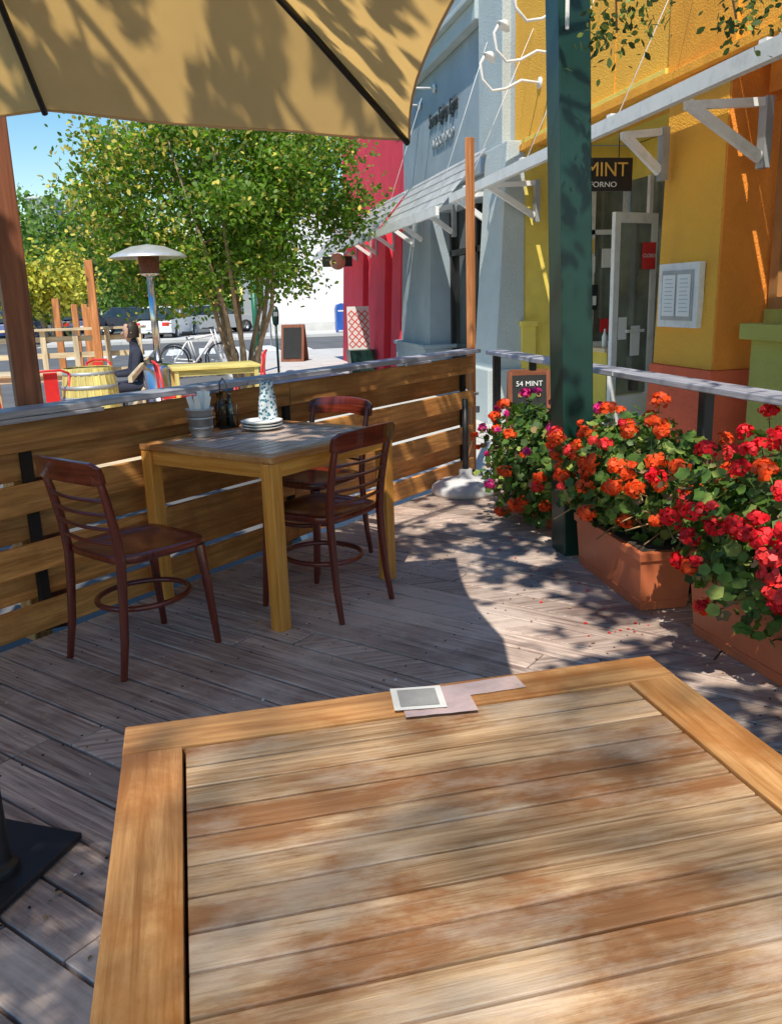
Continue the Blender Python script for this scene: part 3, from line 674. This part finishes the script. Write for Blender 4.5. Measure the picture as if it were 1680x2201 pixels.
m.bb(3.78,4.0,1.9,5.26,1.02,1.2,3); m.bb(3.70,4.0,1.9,5.26,2.55,2.79,1)
m.bb(3.5,3.95,9.0,9.3,-.06,2.85,4); m.bb(3.95,4.7,9.0,9.3,-.06,.75,4); m.bb(3.95,4.7,9.0,9.3,2.55,2.85,4); m.bb(3.46,3.62,8.94,9.0,-.06,1.0,4); m.bb(3.44,3.64,8.92,9.0,1.0,1.06,4)
m.bb(4.7,4.9,6.0,9.3,-.06,.4,4); m.bb(4.7,4.9,6.0,9.3,2.5,2.85,4); m.bb(3.45,4.9,6.12,9.0,2.86,2.9,4)
m.bb(3.6,4.7,6.1,9.0,-.06,-.02,8)
m.bb(3.5,12,2,9.28,6.2,6.35,0)
m.done('walls',[mt['yellow'],mt['orange'],mt['terra'],mt['green'],mt['lime'],mt['white'],mt['dark'],simple('deep_yellow',(.90,.38,.035),rough=.85,bump=.6,bscale=70),mt['concrete']],parent=E,bevel=.012)
ww=simple('window_wood',(.46,.22,.08),rough=.5)
m=MB()
m.bb(3.95,4.7,9.05,9.07,.75,2.55,0); m.bb(4.72,4.74,6.0,9.0,.4,2.5,0)
m.bb(3.88,3.90,1.9,5.2,1.2,2.55,6)
for y0,y1 in ((5.16,5.25),(3.3,3.38)): m.bb(3.80,3.90,y0,y1,1.2,2.55,1)
m.bb(3.79,3.9,1.9,5.16,1.2,1.28,1); m.bb(3.79,3.9,1.9,5.16,2.47,2.55,1)
for x in (3.95,4.28,4.66): m.bb(x,x+.04,9.0,9.06,.75,2.55,2)
m.bb(3.95,4.7,9.0,9.05,.75,.8,2); m.bb(3.95,4.7,9.0,9.05,1.95,2.0,2)
for y in (6.9,7.9,8.5): m.bb(4.68,4.73,y,y+.06,-.05,2.5,2)
m.bb(4.17,4.32,8.985,8.995,1.55,1.72,3); m.bb(4.14,4.36,8.98,8.99,1.15,1.42,4); m.bb(4.2,4.3,8.985,8.995,1.75,1.9,5); m.bb(4.16,4.34,8.975,8.979,1.2,1.3,3)
m.bb(4.40,4.55,8.985,8.995,1.6,1.8,3); m.bb(4.40,4.58,8.985,8.995,.9,1.05,7)
m.done('windows',[mt['glassl'],ww,mt['white'],mt['paper'],mt['black'],mt['gold'],mt['glass'],mt['redmetal']],parent=E)
m=MB(); A=Vector((4.02,7.98,0));B=Vector((4.60,8.20,0)); d=(B-A).normalized(); L=(B-A).length; ang=math.atan2(d.y,d.x)
def dp(u,z,w,h,t,mi,off=0): 
    c=A+d*u+Vector((d.y,-d.x,0))*off; m.box((c.x,c.y,z),(w,t,h),ang,mi)
dp(.04,1.04,.08,2.1,.045,0); dp(L-.04,1.04,.08,2.1,.045,0); dp(L/2,2.04,L-.16,.1,.045,0); dp(L/2,.15,L-.16,.3,.045,0); dp(L/2,1.15,L-.16,1.68,.01,1)
dp(.30,.95,.26,.03,.03,0,.05); dp(L-.13,1.68,.2,.26,.006,2,.03); dp(.14,.98,.12,.22,.006,3,.03); dp(.33,.85,.14,.3,.006,3,.03)
m.done('open_door',[mt['white'],mt['glassl'],mt['redmetal'],mt['paper']],parent=E,bevel=.003)
text('door_notice','CLOSED',(A+d*(L-.13)+Vector((d.y,-d.x,0))*.036+Vector((0,0,1.68))),(R(90),0,ang),.05,mt['letterw'],E,.001)
m=MB(); m.bb(4.2,4.6,8.4,8.8,-.02,.72,0); m.bb(4.15,4.65,8.35,8.85,.72,.76,1)
for k in range(5): m.lathe([(0,0),(.03,0),(.03,.12),(.012,.16),(.012,.2),(0,.2)],(4.22+k*.09,8.5,.76),10,2)
m.done('host_stand',[mt['lime'],mt['palewood'],mt['paper']])
m=MB(); m.bb(3.395,3.44,5.45,5.98,1.08,1.53,0); m.bb(3.385,3.396,5.51,5.92,1.13,1.48,1)
m.bb(3.379,3.384,5.53,5.70,1.16,1.45,2); m.bb(3.379,3.384,5.73,5.90,1.16,1.45,2)
for j in range(9):
    for y in (5.615,5.815): m.bb(3.377,3.3785,y-.05-.01*(j%3),y+.05,1.42-j*.028-.004,1.42-j*.028,3)
m.done('framed_menu_box',[mt['white'],mt['metalgrey'],mt['paper'],mt['grey']],bevel=.003)
# ================================================================ awnings
def brackets(m,ys,xw,xo,zb,zt,mi=0):
    for y in ys:
        m.bb(xw-.05,xw,y-.04,y+.04,zb,zt,mi+1); m.beam((xw-.05,y,zb+.06),(xo,y,zt-.05),.045,.06,mi); m.beam((xw-.05,y,zt-.03),(xo-.02,y,zt-.06),.043,.05,mi)
mcor,ntc,bsc=newmat('corrugated_white'); tc=N(ntc,'ShaderNodeTexCoord'); wv=N(ntc,'ShaderNodeTexWave',Scale=3.2,Distortion=0.0); wv.bands_direction='Y'; ntc.links.new(tc.outputs['Object'],wv.inputs['Vector'])
bsc.inputs['Roughness'].default_value=.45
bp=N(ntc,'ShaderNodeBump',Strength=.8,Distance=.02); ntc.links.new(wv.outputs[0],bp.inputs['Height']); ntc.links.new(bp.outputs[0],bsc.inputs['Normal'])
nzc=N(ntc,'ShaderNodeTexNoise',Scale=3.0,Detail=8.0); ntc.links.new(tc.outputs['Object'],nzc.inputs['Vector']); cr=ramp(ntc,nzc.outputs[0],[(.35,(.68,.70,.71)),(.6,(.86,.86,.85))]); ntc.links.new(cr,bsc.inputs['Base Color'])
tl=N(ntc,'ShaderNodeBsdfTranslucent'); ntc.links.new(cr,tl.inputs[0]); ms=N(ntc,'ShaderNodeMixShader'); ms.inputs[0].default_value=.55; ntc.links.new(bsc.outputs[0],ms.inputs[1]); ntc.links.new(tl.outputs[0],ms.inputs[2]); ntc.links.new(ms.outputs[0],ntc.nodes['Material Output'].inputs[0])
def slope(m,xa,za,xb,zb,y0,y1,t,mi,dz0=0,dz1=0):
    m.hexa([(xa,y0,za+dz0),(xb,y0,zb+dz0),(xb,y1,zb+dz1),(xa,y1,za+dz1),(xa,y0,za+t+dz0),(xb,y0,zb+t+dz0),(xb,y1,zb+t+dz1),(xa,y1,za+t+dz1)],mi,g=0)
m=MB(); slope(m,2.752,2.30,3.43,2.56,1.5,9.1,.008,0,.16,.05)
m.hexa([(2.70,1.5,2.41),(2.75,1.5,2.41),(2.75,9.12,2.30),(2.70,9.12,2.30),(2.70,1.5,2.50),(2.75,1.5,2.50),(2.75,9.12,2.385),(2.70,9.12,2.385)],1,g=1)
m.beam((2.75,9.08,2.35),(3.43,9.08,2.64),.04,.06,1)
brackets(m,(5.12,8.9),3.62,3.05,2.08,2.50,1); brackets(m,(6.0,),3.42,3.08,2.12,2.48,1)
for y in (4.0,5.6,7.2,8.8): m.tube([(2.80,y,2.42),(3.5,y,3.9)],.0035,5,1); m.bb(2.76,2.84,y-.03,y+.03,2.36+.015*(9-y),2.43+.015*(9-y),1)
m.done('metal_awning',[mcor,mt['white'],mt['metalgrey']])
for nm,y0,y1 in (('metal_awning.001',9.6,12.9),('metal_awning.002',13.2,16.3),('metal_awning.003',16.6,19.9)):
    m=MB(); slope(m,2.72,2.28,3.28,2.92,y0,y1,.008,0); m.bb(2.68,2.72,y0-.02,y1+.02,2.22,2.32,1); brackets(m,(y0+.2,(y0+y1)/2,y1-.1),3.42,2.95,2.1,2.5,1)
    for k in range(5):
        t=(k+.5)/5; m.beam((2.72+.56*t,y0,2.295+.64*t),(2.72+.56*t,y1,2.295+.64*t),.02,.012,1)
    if y0<10:
        for y in (9.8,12.7): m.tube([(2.75,y,2.35),(3.42,y,4.2)],.0035,5,1)
    m.done(nm,[mcor,mt['white'],mt['metalgrey']])
# ================================================================ grey building
E=empty('grey_shop_building'); m=MB()
m.bb(3.45,4.2,9.305,14.2,2.75,6.2,0); m.bb(3.36,4.2,9.31,10.1,2.9,6.3,1)
m.bb(3.32,3.45,10.1,14.18,4.35,4.55,1); m.bb(3.25,3.45,10.1,14.18,4.55,4.62,1); m.bb(3.38,3.45,10.1,14.18,5.4,5.6,1)
m.hexa([(3.12,8.97,-.06),(3.5,8.97,-.06),(3.5,9.7,-.06),(3.12,9.7,-.06),(3.3,8.99,2.9),(3.5,8.99,2.9),(3.5,9.7,2.9),(3.3,9.7,2.9)],1,g=2)
m.bb(3.06,3.5,8.93,9.76,-.06,.55,1)
m.bb(3.56,4.2,9.7,12.35,-.06,.45,0); m.bb(3.5,4.2,9.7,12.35,2.5,2.75,0)
m.hexa([(3.3,12.35,-.06),(4.0,12.35,-.06),(4.0,14.15,-.06),(3.3,14.15,-.06),(3.4,12.4,2.75),(4.0,12.4,2.75),(4.0,14.1,2.75),(3.4,14.1,2.75)],0,g=2); m.bb(3.24,4.0,12.3,14.18,-.06,.6,0); m.bb(3.2,4.0,12.26,14.19,.6,.66,0)
m.bb(4.2,12,9.3,14.2,-.06,6.2,0)
m.done('walls',[mt['grey'],mt['grey2']],parent=E,bevel=.012)
m=MB(); m.bb(3.72,3.74,9.7,12.35,.45,2.5,0)
for y in (9.7,10.25,11.1,12.27): m.bb(3.66,3.74,y,y+.08,.45,2.5,1)
m.bb(3.66,3.74,9.7,12.35,1.9,1.98,1); m.bb(3.66,3.74,9.7,12.35,.45,.53,1)
m.done('shop_window',[mt['glass'],mt['black']],parent=E)
rotF=(R(90),0,R(-90))
text('wall_lettering','Seven Eighty Eight',(3.43,11.85,3.72),rotF,.26,mt['letterk'],E,.008,.72,shear=.3)
text('wall_lettering_small','A ROCK SHOP',(3.43,11.85,3.40),rotF,.17,mt['metalgrey'],E,.008,.95)
m=MB()
for y,z in ((12.2,4.1),(13.0,4.05),(13.8,4.05)):
    m.tube([(3.45,y,z),(2.75,y,z)],.016,8,0); m.lathe([(0,0),(.06,0),(.06,.02),(0,.02)],(3.43,y,z),12,0,rot=Matrix.Rotation(R(-90),3,'Y')); m.lathe([(.02,.0),(.05,-.06),(0,-.06)],(2.78,y,z),10,0)
m.done('wall_light_bars',[mt['white']])
def goose(name,y,z,x=3.5):
    m=MB(); pts=[(x,y,z),(x-.2,y,z+.02),(x-.36,y,z-.06),(x-.5,y,z-.08),(x-.6,y,z+.02),(x-.62,y,z+.16),(x-.57,y,z+.24)]
    m.tube(pts,.014,8,0); m.lathe([(0,0),(.055,0),(.055,.015),(0,.015)],(x,y,z),14,0,rot=Matrix.Rotation(R(-90),3,'Y'))
    rt=Matrix.Rotation(R(35),3,'Y'); m.lathe([(.018,.05),(.03,.04),(.075,-.01),(.07,-.012),(0,.0)],(x-.53,y,z+.22),16,0,rot=rt)
    m.done(name,[mt['white']])
goose('gooseneck_wall_lamp',8.6,3.36); goose('gooseneck_wall_lamp.001',8.2,3.52); goose('gooseneck_wall_lamp.002',7.7,3.72)
# ================================================================ red building
E=empty('red_shop_building'); m=MB()
m.bb(3.45,4.2,14.205,20,2.75,5.0,0); m.bb(3.38,3.45,14.21,20,4.7,5.05,0); m.bb(4.0,12,14.2,20,-.06,5,0)
for y0,y1 in ((14.25,14.9),(15.5,17.0),(17.6,20.0)):
    m.hexa([(3.28,y0,-.06),(4.0,y0,-.06),(4.0,y1,-.06),(3.28,y1,-.06),(3.42,y0,2.75),(4.0,y0,2.75),(4.0,y1,2.75),(3.42,y1,2.75)],0,g=2)
m.bb(3.6,4.0,14.9,15.5,-.06,.5,0); m.bb(3.6,4.0,17.0,17.6,-.06,.5,0)
m.done('walls',[mt['red']],parent=E,bevel=.012)
m=MB(); m.bb(3.8,3.83,14.9,15.5,.5,2.75,0); m.bb(3.8,3.83,17.0,17.6,.5,2.75,0); m.done('windows',[mt['glass']],parent=E)
ry=Matrix.Rotation(R(90),3,'X')
E=empty('round_hanging_sign'); m=MB()
m.lathe([(0,-.015),(.16,-.015),(.16,.015),(0,.015)],(2.85,17.5,2.08),28,0,rot=ry); m.box((2.85,17.53,2.08),(.6,.02,.2),0,1); m.tube([(2.85,17.5,2.24),(2.85,17.5,2.4)],.006,5,1); m.done('boards',[simple('tan_sign',(.7,.42,.25),rough=.5),mt['black']],parent=E)
E=empty('hanging_restaurant_sign'); m=MB(); m.box((3.03,6.4,2.215),(.66,.03,.24),0,0); 
for x in (2.8,3.25): m.tube([(x,6.4,2.33),(x,6.4,2.52)],.005,5,0)
m.done('board',[mt['black']],parent=E,bevel=.02,seg=4)
text('name_text','54 MINT',(3.05,6.378,2.245),(R(90),0,0),.145,mt['gold'],E,.003,1.0); text('sub_text','IL FORNO',(3.08,6.378,2.14),(R(90),0,0),.055,mt['letterw'],E,.003,1.2)
E=empty('chalkboard_sign',(2.83,7.1,-.04),R(-12)); m=MB()
for s in(-1,1): m.beam((s*.17,-.0,.0),(s*.17,.10,.72),.035,.03,0); m.beam((s*.17,.3,.0),(s*.17,.12,.72),.035,.03,0)
m.beam((-.17,.1,.71),(.17,.1,.71),.03,.05,0); m.beam((-.17,.03,.18),(.17,.03,.18),.03,.04,0)
m.hexa([(-.155,.025,.2),(.155,.025,.2),(.155,.035,.2),(-.155,.035,.2),(-.155,.087,.69),(.155,.087,.69),(.155,.097,.69),(-.155,.097,.69)],1)
m.done('frame',[mt['redpost'],mt['chalk']],parent=E)
text('chalk_text','54 MINT',(0,.066,.61),(R(83),0,0),.065,mt['letterw'],E,.001)
text('chalk_text_small','IL FORNO',(0,.054,.51),(R(83),0,0),.045,mt['gold'],E,.001)
# ================================================================ patio heater
m=MB(); m.lathe([(0,0),(.23,0),(.23,.04),(.2,.05),(.2,.72),(.17,.78),(.05,.8)],(0,0,0),28,0); m.tube([(0,0,.78),(0,0,1.85)],.045,14,0)
m.lathe([(.045,1.82),(.12,1.85),(.12,1.86)],(0,0,0),24,0); m.lathe([(.115,1.86),(.125,2.06),(0,2.07)],(0,0,0),24,1)
m.lathe([(0,2.2),(.2,2.17),(.40,2.09),(.455,2.05),(.455,2.04),(.2,2.13),(0,2.15)],(0,0,0),36,2); m.tube([(0,0,2.0),(0,0,2.2)],.02,8,0)
m.done('patio_heater',[mt['steel'],mt['rust'],simple('brushed_hood',(.75,.73,.70),rough=.4,metal=.6)],loc=(-.5,11,-.14))
m=MB(); K=24
for k in range(K):
    a0=2*math.pi*k/K;a1=2*math.pi*(k+.96)/K; pr=[(.255,0),(.29,.2),(.305,.43),(.29,.66),(.255,.86)]
    vs=[];fs=[];us=[]
    for r_,z in pr: vs+= [(r_*math.cos(a0),r_*math.sin(a0),z),(r_*math.cos(a1),r_*math.sin(a1),z)]
    for i in range(4): f=(2*i,2*i+1,2*i+3,2*i+2); fs.append(f); us.append([(vs[q][2],a0+ (q%2)*.08+k) for q in f])
    m.add(vs,fs,us,0,random.random(),False)
for z,r_ in ((.03,.262),(.2,.295),(.32,.305),(.54,.305),(.66,.295),(.80,.268)): m.lathe([(r_-.004,z-.02),(r_,z-.02),(r_,z+.02),(r_-.004,z+.02)],(0,0,0),32,1)
m.lathe([(0,.84),(.26,.84)],(0,0,0),24,0); m.lathe([(.0,0),(.25,0.005),(.285,.2),(.298,.43),(.285,.66),(.25,.85)],(0,0,0),24,2)
m.done('wine_barrel',[mt['barrel'],mt['metalgrey'],mt['dark']],loc=(-1.19,9.8,-.14))
# ================================================================ far parklet
m=MB(); 
for k in range(30): m.bb(-4.5,.4,8.0+k*.15,8.0+k*.15+.142,-.2,-.14,0)
m.done('parklet_deck',[mt['palewood']])
m=MB()
for x,y,h in ((-1.32,12.2,1.95),(-2.35,13.2,1.5),(-2.2,15,1.5),(-2.05,16,1.4),(-1.7,15,1.35),(-2.9,12.6,1.6),(-2.0,17,1.4)): m.bb(x-.05,x+.05,y-.05,y+.05,-.15,h,0)
m.done('parklet_posts',[mt['orangepost']],bevel=.005)
m=MB()
for z in (.45,.68,.9): m.bb(-4.2,-.75,12.6,12.64,z,z+.07,0)
for k in range(9): m.bb(-4.2+k*.42,-4.13+k*.42,12.55,12.6,-.15,1.05,0)
m.bb(-4.2,-.7,12.5,12.68,1.05,1.08,0)
for z in (.3,.6): m.bb(-.72,-.68,9,12.6,z,z+.06,0)
m.done('parklet_rail_fence',[mt['palewood']])
def simpletable(name,x,y,w,d,h,mat_,rz=0):
    m=MB(); 
    for k in range(5): m.box((0,(k-2)*d/5,h),(w,d/5-.008,.03),0,0)
    for sx in(-1,1):
        for sy in(-1,1): m.box((sx*(w/2-.05),sy*(d/2-.05),h/2),(.05,.05,h-.03),0,0)
    for sy in(-1,1): m.box((0,sy*(d/2-.05),h-.05),(w-.1,.02,.07),0,0)
    m.done(name,[mat_],loc=(x,y,-.14),rz=rz,bevel=.004)
simpletable('wooden_patio_table',.15,10.3,1.0,.7,.78,mt['barrel'],.1); simpletable('wooden_patio_table.001',-1.9,10.8,1.1,.7,.75,mt['palewood'])
def metalchair(name,x,y,rz):
    m=MB(); s=.18
    for sx in(-1,1):
        m.tube([(sx*.21,-.2,0),(sx*s,-.17,.45),(sx*.19,-.22,.82)],.013,6,0); m.tube([(sx*.21,.21,0),(sx*s,.17,.45)],.013,6,0)
    m.tube([(-.19,-.22,.82),(-.1,-.25,.86),(.1,-.25,.86),(.19,-.22,.82)],.014,6,0); m.box((0,0,.455),(.38,.38,.02),0,0); m.box((0,-.215,.65),(.14,.012,.38),0,0)
    for sy in (-.18,.19): m.tube([(-.2,sy,.2),(.2,sy,.2)],.008,5,0)
    m.done(name,[mt['redmetal']],loc=(x,y,-.14),rz=rz)
metalchair('red_metal_chair',-1.62,9.7,.4); metalchair('red_metal_chair.001',-.28,10.3,-1.4); metalchair('red_metal_chair.002',.62,11.6,1.4); metalchair('red_metal_chair.003',-2.4,10.2,.2); metalchair('red_metal_chair.004',-1.35,10.9,2.5)
# ================================================================ seated person
def person(name,loc,rz):
    E=empty(name,loc,rz)
    V=[(0,0,.50),(0,-.01,.66),(0,0,.84),(0,.0,.97),(0,.02,1.06),(0,.04,1.17),
       (.10,0,.49),(.12,.42,.50),(.12,.42,.09),(.12,.52,.04),(-.10,0,.49),(-.13,.42,.50),(-.13,.40,.09),(-.13,.50,.04),
       (.17,0,.93),(.23,.06,.68),(.13,.28,.66),(-.17,0,.93),(-.23,.06,.68),(-.12,.28,.66)]
    Ed=[(0,1),(1,2),(2,3),(3,4),(4,5),(0,6),(6,7),(7,8),(8,9),(0,10),(10,11),(11,12),(12,13),(2,14),(14,15),(15,16),(2,17),(17,18),(18,19)]
    Rr=[.14,.125,.145,.06,.055,.08,.10,.075,.045,.04,.10,.075,.045,.04,.06,.045,.033,.06,.045,.033]
    me=D.meshes.new('body'); me.from_pydata(V,Ed,[]); o=D.objects.new('body',me); link(o); o.parent=E; me.materials.append(mt['cloth'])
    o.modifiers.new('skin','SKIN'); sv=me.skin_vertices[0].data
    for i,r_ in enumerate(Rr): sv[i].radius=(r_,r_*.85)
    sv[0].use_root=True
    sb=o.modifiers.new('sub','SUBSURF'); sb.levels=2; sb.render_levels=2
    m=MB(); m.lathe([(0,-.125),(.04,-.115),(.065,-.06),(.076,0),(.076,.05),(.055,.1),(0,.12)],(0,.05,1.17),20,0); m.tube([(0,.12,1.18),(0,.148,1.155),(0,.125,1.14)],[.008,.014,.01],6,0)
    for s in(-1,1): m.lathe([(0,-.01),(.012,0),(0,.01)],(s*.028,.118,1.19),8,1); m.lathe([(0,-.03),(.012,0),(0,.03)],(s*.078,.04,1.17),8,0)
    m.tube([(-.025,.122,1.11),(0,.128,1.108),(.025,.122,1.11)],.005,6,2)
    m.lathe([(.086,-.07),(.09,0),(.088,.06),(.06,.115),(0,.135)],(0,.022,1.175),20,1)
    for s in(-1,1):
        for k in range(5): m.tube([(s*.12+(k-2)*.014,.30,.66),(s*.12+(k-2)*.017,.345+.01*(k%3),.655),(s*.12+(k-2)*.016,.372+.01*(k%3),.635)],.0075,5,0)
    m.done('head_and_hands',[mt['skin'],mt['hair'],mt['fCor']],parent=E); return E
person('seated_person',(-.78,11.3,-.14),R(100))
m=MB(); m.box((0,0,.44),(.42,.42,.03),0,0); m.box((0,-.2,.7),(.4,.02,.3),0,0)
for sx in(-1,1): m.tube([(sx*.19,-.2,0),(sx*.19,-.2,.85)],.015,6,0); m.tube([(sx*.19,.19,0),(sx*.19,.19,.44)],.015,6,0)
m.done('patio_chair',[mt['black']],loc=(-.78,11.3,-.14),rz=R(100))
# ================================================================ cars
def car(name,loc,rz,col):
    paint=simple(name+'_paint',col,rough=.25,coat=.8,var=.02); E=empty(name,loc,rz)
    m=MB(); m.prism([(-2.2,.35),(-2.25,.6),(-2.15,.85),(-1.2,.92),(1.0,.92),(2.05,.78),(2.22,.6),(2.2,.32),(1.75,.25),(1.65,.55),(1.15,.55),(1.05,.25),(-1.05,.25),(-1.15,.55),(-1.65,.55),(-1.75,.3)],-.86,.86,0)
    def cab(z0,z1,xa,xb,xc,xd,w0,w1,mi): m.hexa([(xa,-w0,z0),(xb,-w0,z0),(xb,w0,z0),(xa,w0,z0),(xc,-w1,z1),(xd,-w1,z1),(xd,w1,z1),(xc,w1,z1)],mi)
    cab(.92,1.38,-1.75,1.05,-1.15,.35,.80,.64,1); cab(1.375,1.44,-1.2,.4,-1.1,.25,.66,.6,0)
    for s in(-1,1): m.box((-.35,s*.735,1.15),(.08,.06,.5),0,0); m.box((2.17,s*.6,.66),(.1,.32,.14),0,2); m.box((-2.2,s*.62,.7),(.1,.3,.16),0,3)
    m.box((2.22,0,.42),(.05,1.2,.14),0,4); m.box((-2.24,0,.55),(.03,.5,.12),0,2)
    m.done('body',[paint,mt['glass'],mt['paper'],mt['redmetal'],mt['black']],parent=E,bevel=.04,seg=3)
    m=MB()
    for x in(-1.4,1.4):
        for s in(-1,1): m.lathe([(0,-.1),(.2,-.1),(.21,-.08),(.31,-.09),(.32,0),(.31,.09),(.21,.08),(.2,.1),(0,.1)],(x,s*.78,.32),24,0,rot=ry); m.lathe([(0,0),(.2,0),(.19,.015)],(x,s*.885,.32),16,1,rot=Matrix.Rotation(R(90*-s),3,'X'))
    m.done('wheels',[mt['tyre'],mt['steel']],parent=E)
car('parked_car',(-1.3,40,-.16),R(75),(.78,.79,.80)); car('parked_car.001',(-3.4,50,-.16),R(10),(.05,.06,.08)); car('parked_car.002',(-5.6,47,-.16),R(90),(.03,.05,.12)); car('parked_car.003',(.9,46,-.16),R(15),(.4,.42,.44)); car('parked_car.004',(-8.3,44,-.16),R(90),(.04,.07,.25)); car('parked_car.005',(-6.6,58,-.16),R(90),(.35,.36,.38))
def bike(name,loc,rz):
    m=MB()
    for x in(-.52,.52):
        m.tube([(x+.33*math.cos(t),0,.34+.33*math.sin(t)) for t in [2*math.pi*k/28 for k in range(28)]],.018,6,0,closed=True)
        for k in range(8): t=math.pi*k/8; m.tube([(x+.32*math.cos(t),0,.34+.32*math.sin(t)),(x-.32*math.cos(t),0,.34-.32*math.sin(t))],.002,4,1)
    for a_,b_ in (((-.52,0,.34),(-.05,0,.3)),((-.05,0,.3),(-.2,0,.85)),((-.05,0,.3),(.38,0,.8)),((-.18,0,.78),(.38,0,.85)),((-.52,0,.34),(-.18,0,.78)),((.52,0,.34),(.36,0,.98))): m.tube([a_,b_],.018,6,2)
    m.box((-.21,0,.9),(.24,.12,.05),0,0); m.tube([(.3,-.28,1.0),(.36,0,1.0),(.3,.28,1.0)],.012,6,0); m.lathe([(0,-.01),(.1,0),(0,.01)],(-.05,0,.3),16,1,rot=ry)
    m.done(name,[mt['black'],mt['steel'],mt['white']],loc=loc,rz=rz)
bike('bicycle',(-.05,18.5,-.16),R(25)); bike('bicycle.001',(.0,19.4,-.16),R(-10))
# ================================================================ street furniture
m=MB(); m.tube([(0,0,0),(0,0,.95)],.025,10,0); m.lathe([(.03,.93),(.06,.97),(.07,1.1),(.07,1.2),(.05,1.28),(0,1.31)],(0,0,0),18,0); m.box((0,-.07,1.15),(.08,.01,.08),0,1); m.done('parking_meter',[mt['greenpaint'],mt['metalgrey']],loc=(1.5,17.0,-.045))
m=MB(); m.tube([(0,0,0),(0,0,1.9)],.06,12,0); m.lathe([(0,0),(.12,0),(.1,.2),(.06,.25)],(0,0,0),16,0); m.lathe([(.06,1.9),(.08,1.92),(0,2.0)],(0,0,0),14,0); m.done('green_bollard_post',[simple('mid_green',(.02,.16,.09),rough=.4)],loc=(1.15,17.6,-.045))
E=empty('street_name_sign',(2.46,30,-.05)); m=MB(); m.tube([(0,0,-.11),(0,0,2.5)],.03,8,0); m.box((.1,-.04,2.3),(.75,.02,.2),0,1); m.done('pole_and_plate',[mt['metalgrey'],mt['teal']],parent=E); 
E=empty('sandwich_board',(2.2,20.4,-.045),R(-25)); m=MB()
for s in (-1,1):
    m.hexa([(-.28,s*.2-.01,0),(.28,s*.2-.01,0),(.28,s*.2+.01,0),(-.28,s*.2+.01,0),(-.28,s*.02-.01,.85),(.28,s*.02-.01,.85),(.28,s*.02+.01,.85),(-.28,s*.02+.01,.85)],0)
m.hexa([(-.22,-.215,.08),(.22,-.215,.08),(.22,-.20,.08),(-.22,-.20,.08),(-.22,-.06,.78),(.22,-.06,.78),(.22,-.045,.78),(-.22,-.045,.78)],1); m.done('panels',[mt['redpost'],mt['chalk']],parent=E)
m=MB(); m.hexa([(-.2,-.2,0),(.2,-.2,0),(.2,.2,0),(-.2,.2,0),(-.24,-.24,.45),(.24,-.24,.45),(.24,.24,.45),(-.24,.24,.45)],0); m.box((0,.1,.85),(.42,.03,.8),0,1)
for i in range(3):
    for j in range(5): m.lathe([(.05,0),(.06,.004),(.075,0)],(-.13+i*.13,.08,.55+j*.14),4,2,rot=ry)
m.done('planter_with_screen',[mt['greenpaint'],mt['paper'],mt['redmetal']],loc=(3.0,16.2,-.045))
m=MB(); m.box((0,0,.55),(.5,.5,.9),0,0); m.prism([(-.25,1.0),(.25,1.0),(.2,1.15),(0,1.22),(-.2,1.15)],-.25,.25,0)
for sx in(-1,1):
    for sy in(-1,1): m.box((sx*.2,sy*.2,.05),(.05,.05,.1),0,0)
m.box((0,-.255,.9),(.36,.01,.06),0,1); m.done('blue_mailbox',[mt['blue'],mt['paper']],loc=(6.05,36.8,-.045),bevel=.02)
print('OK')
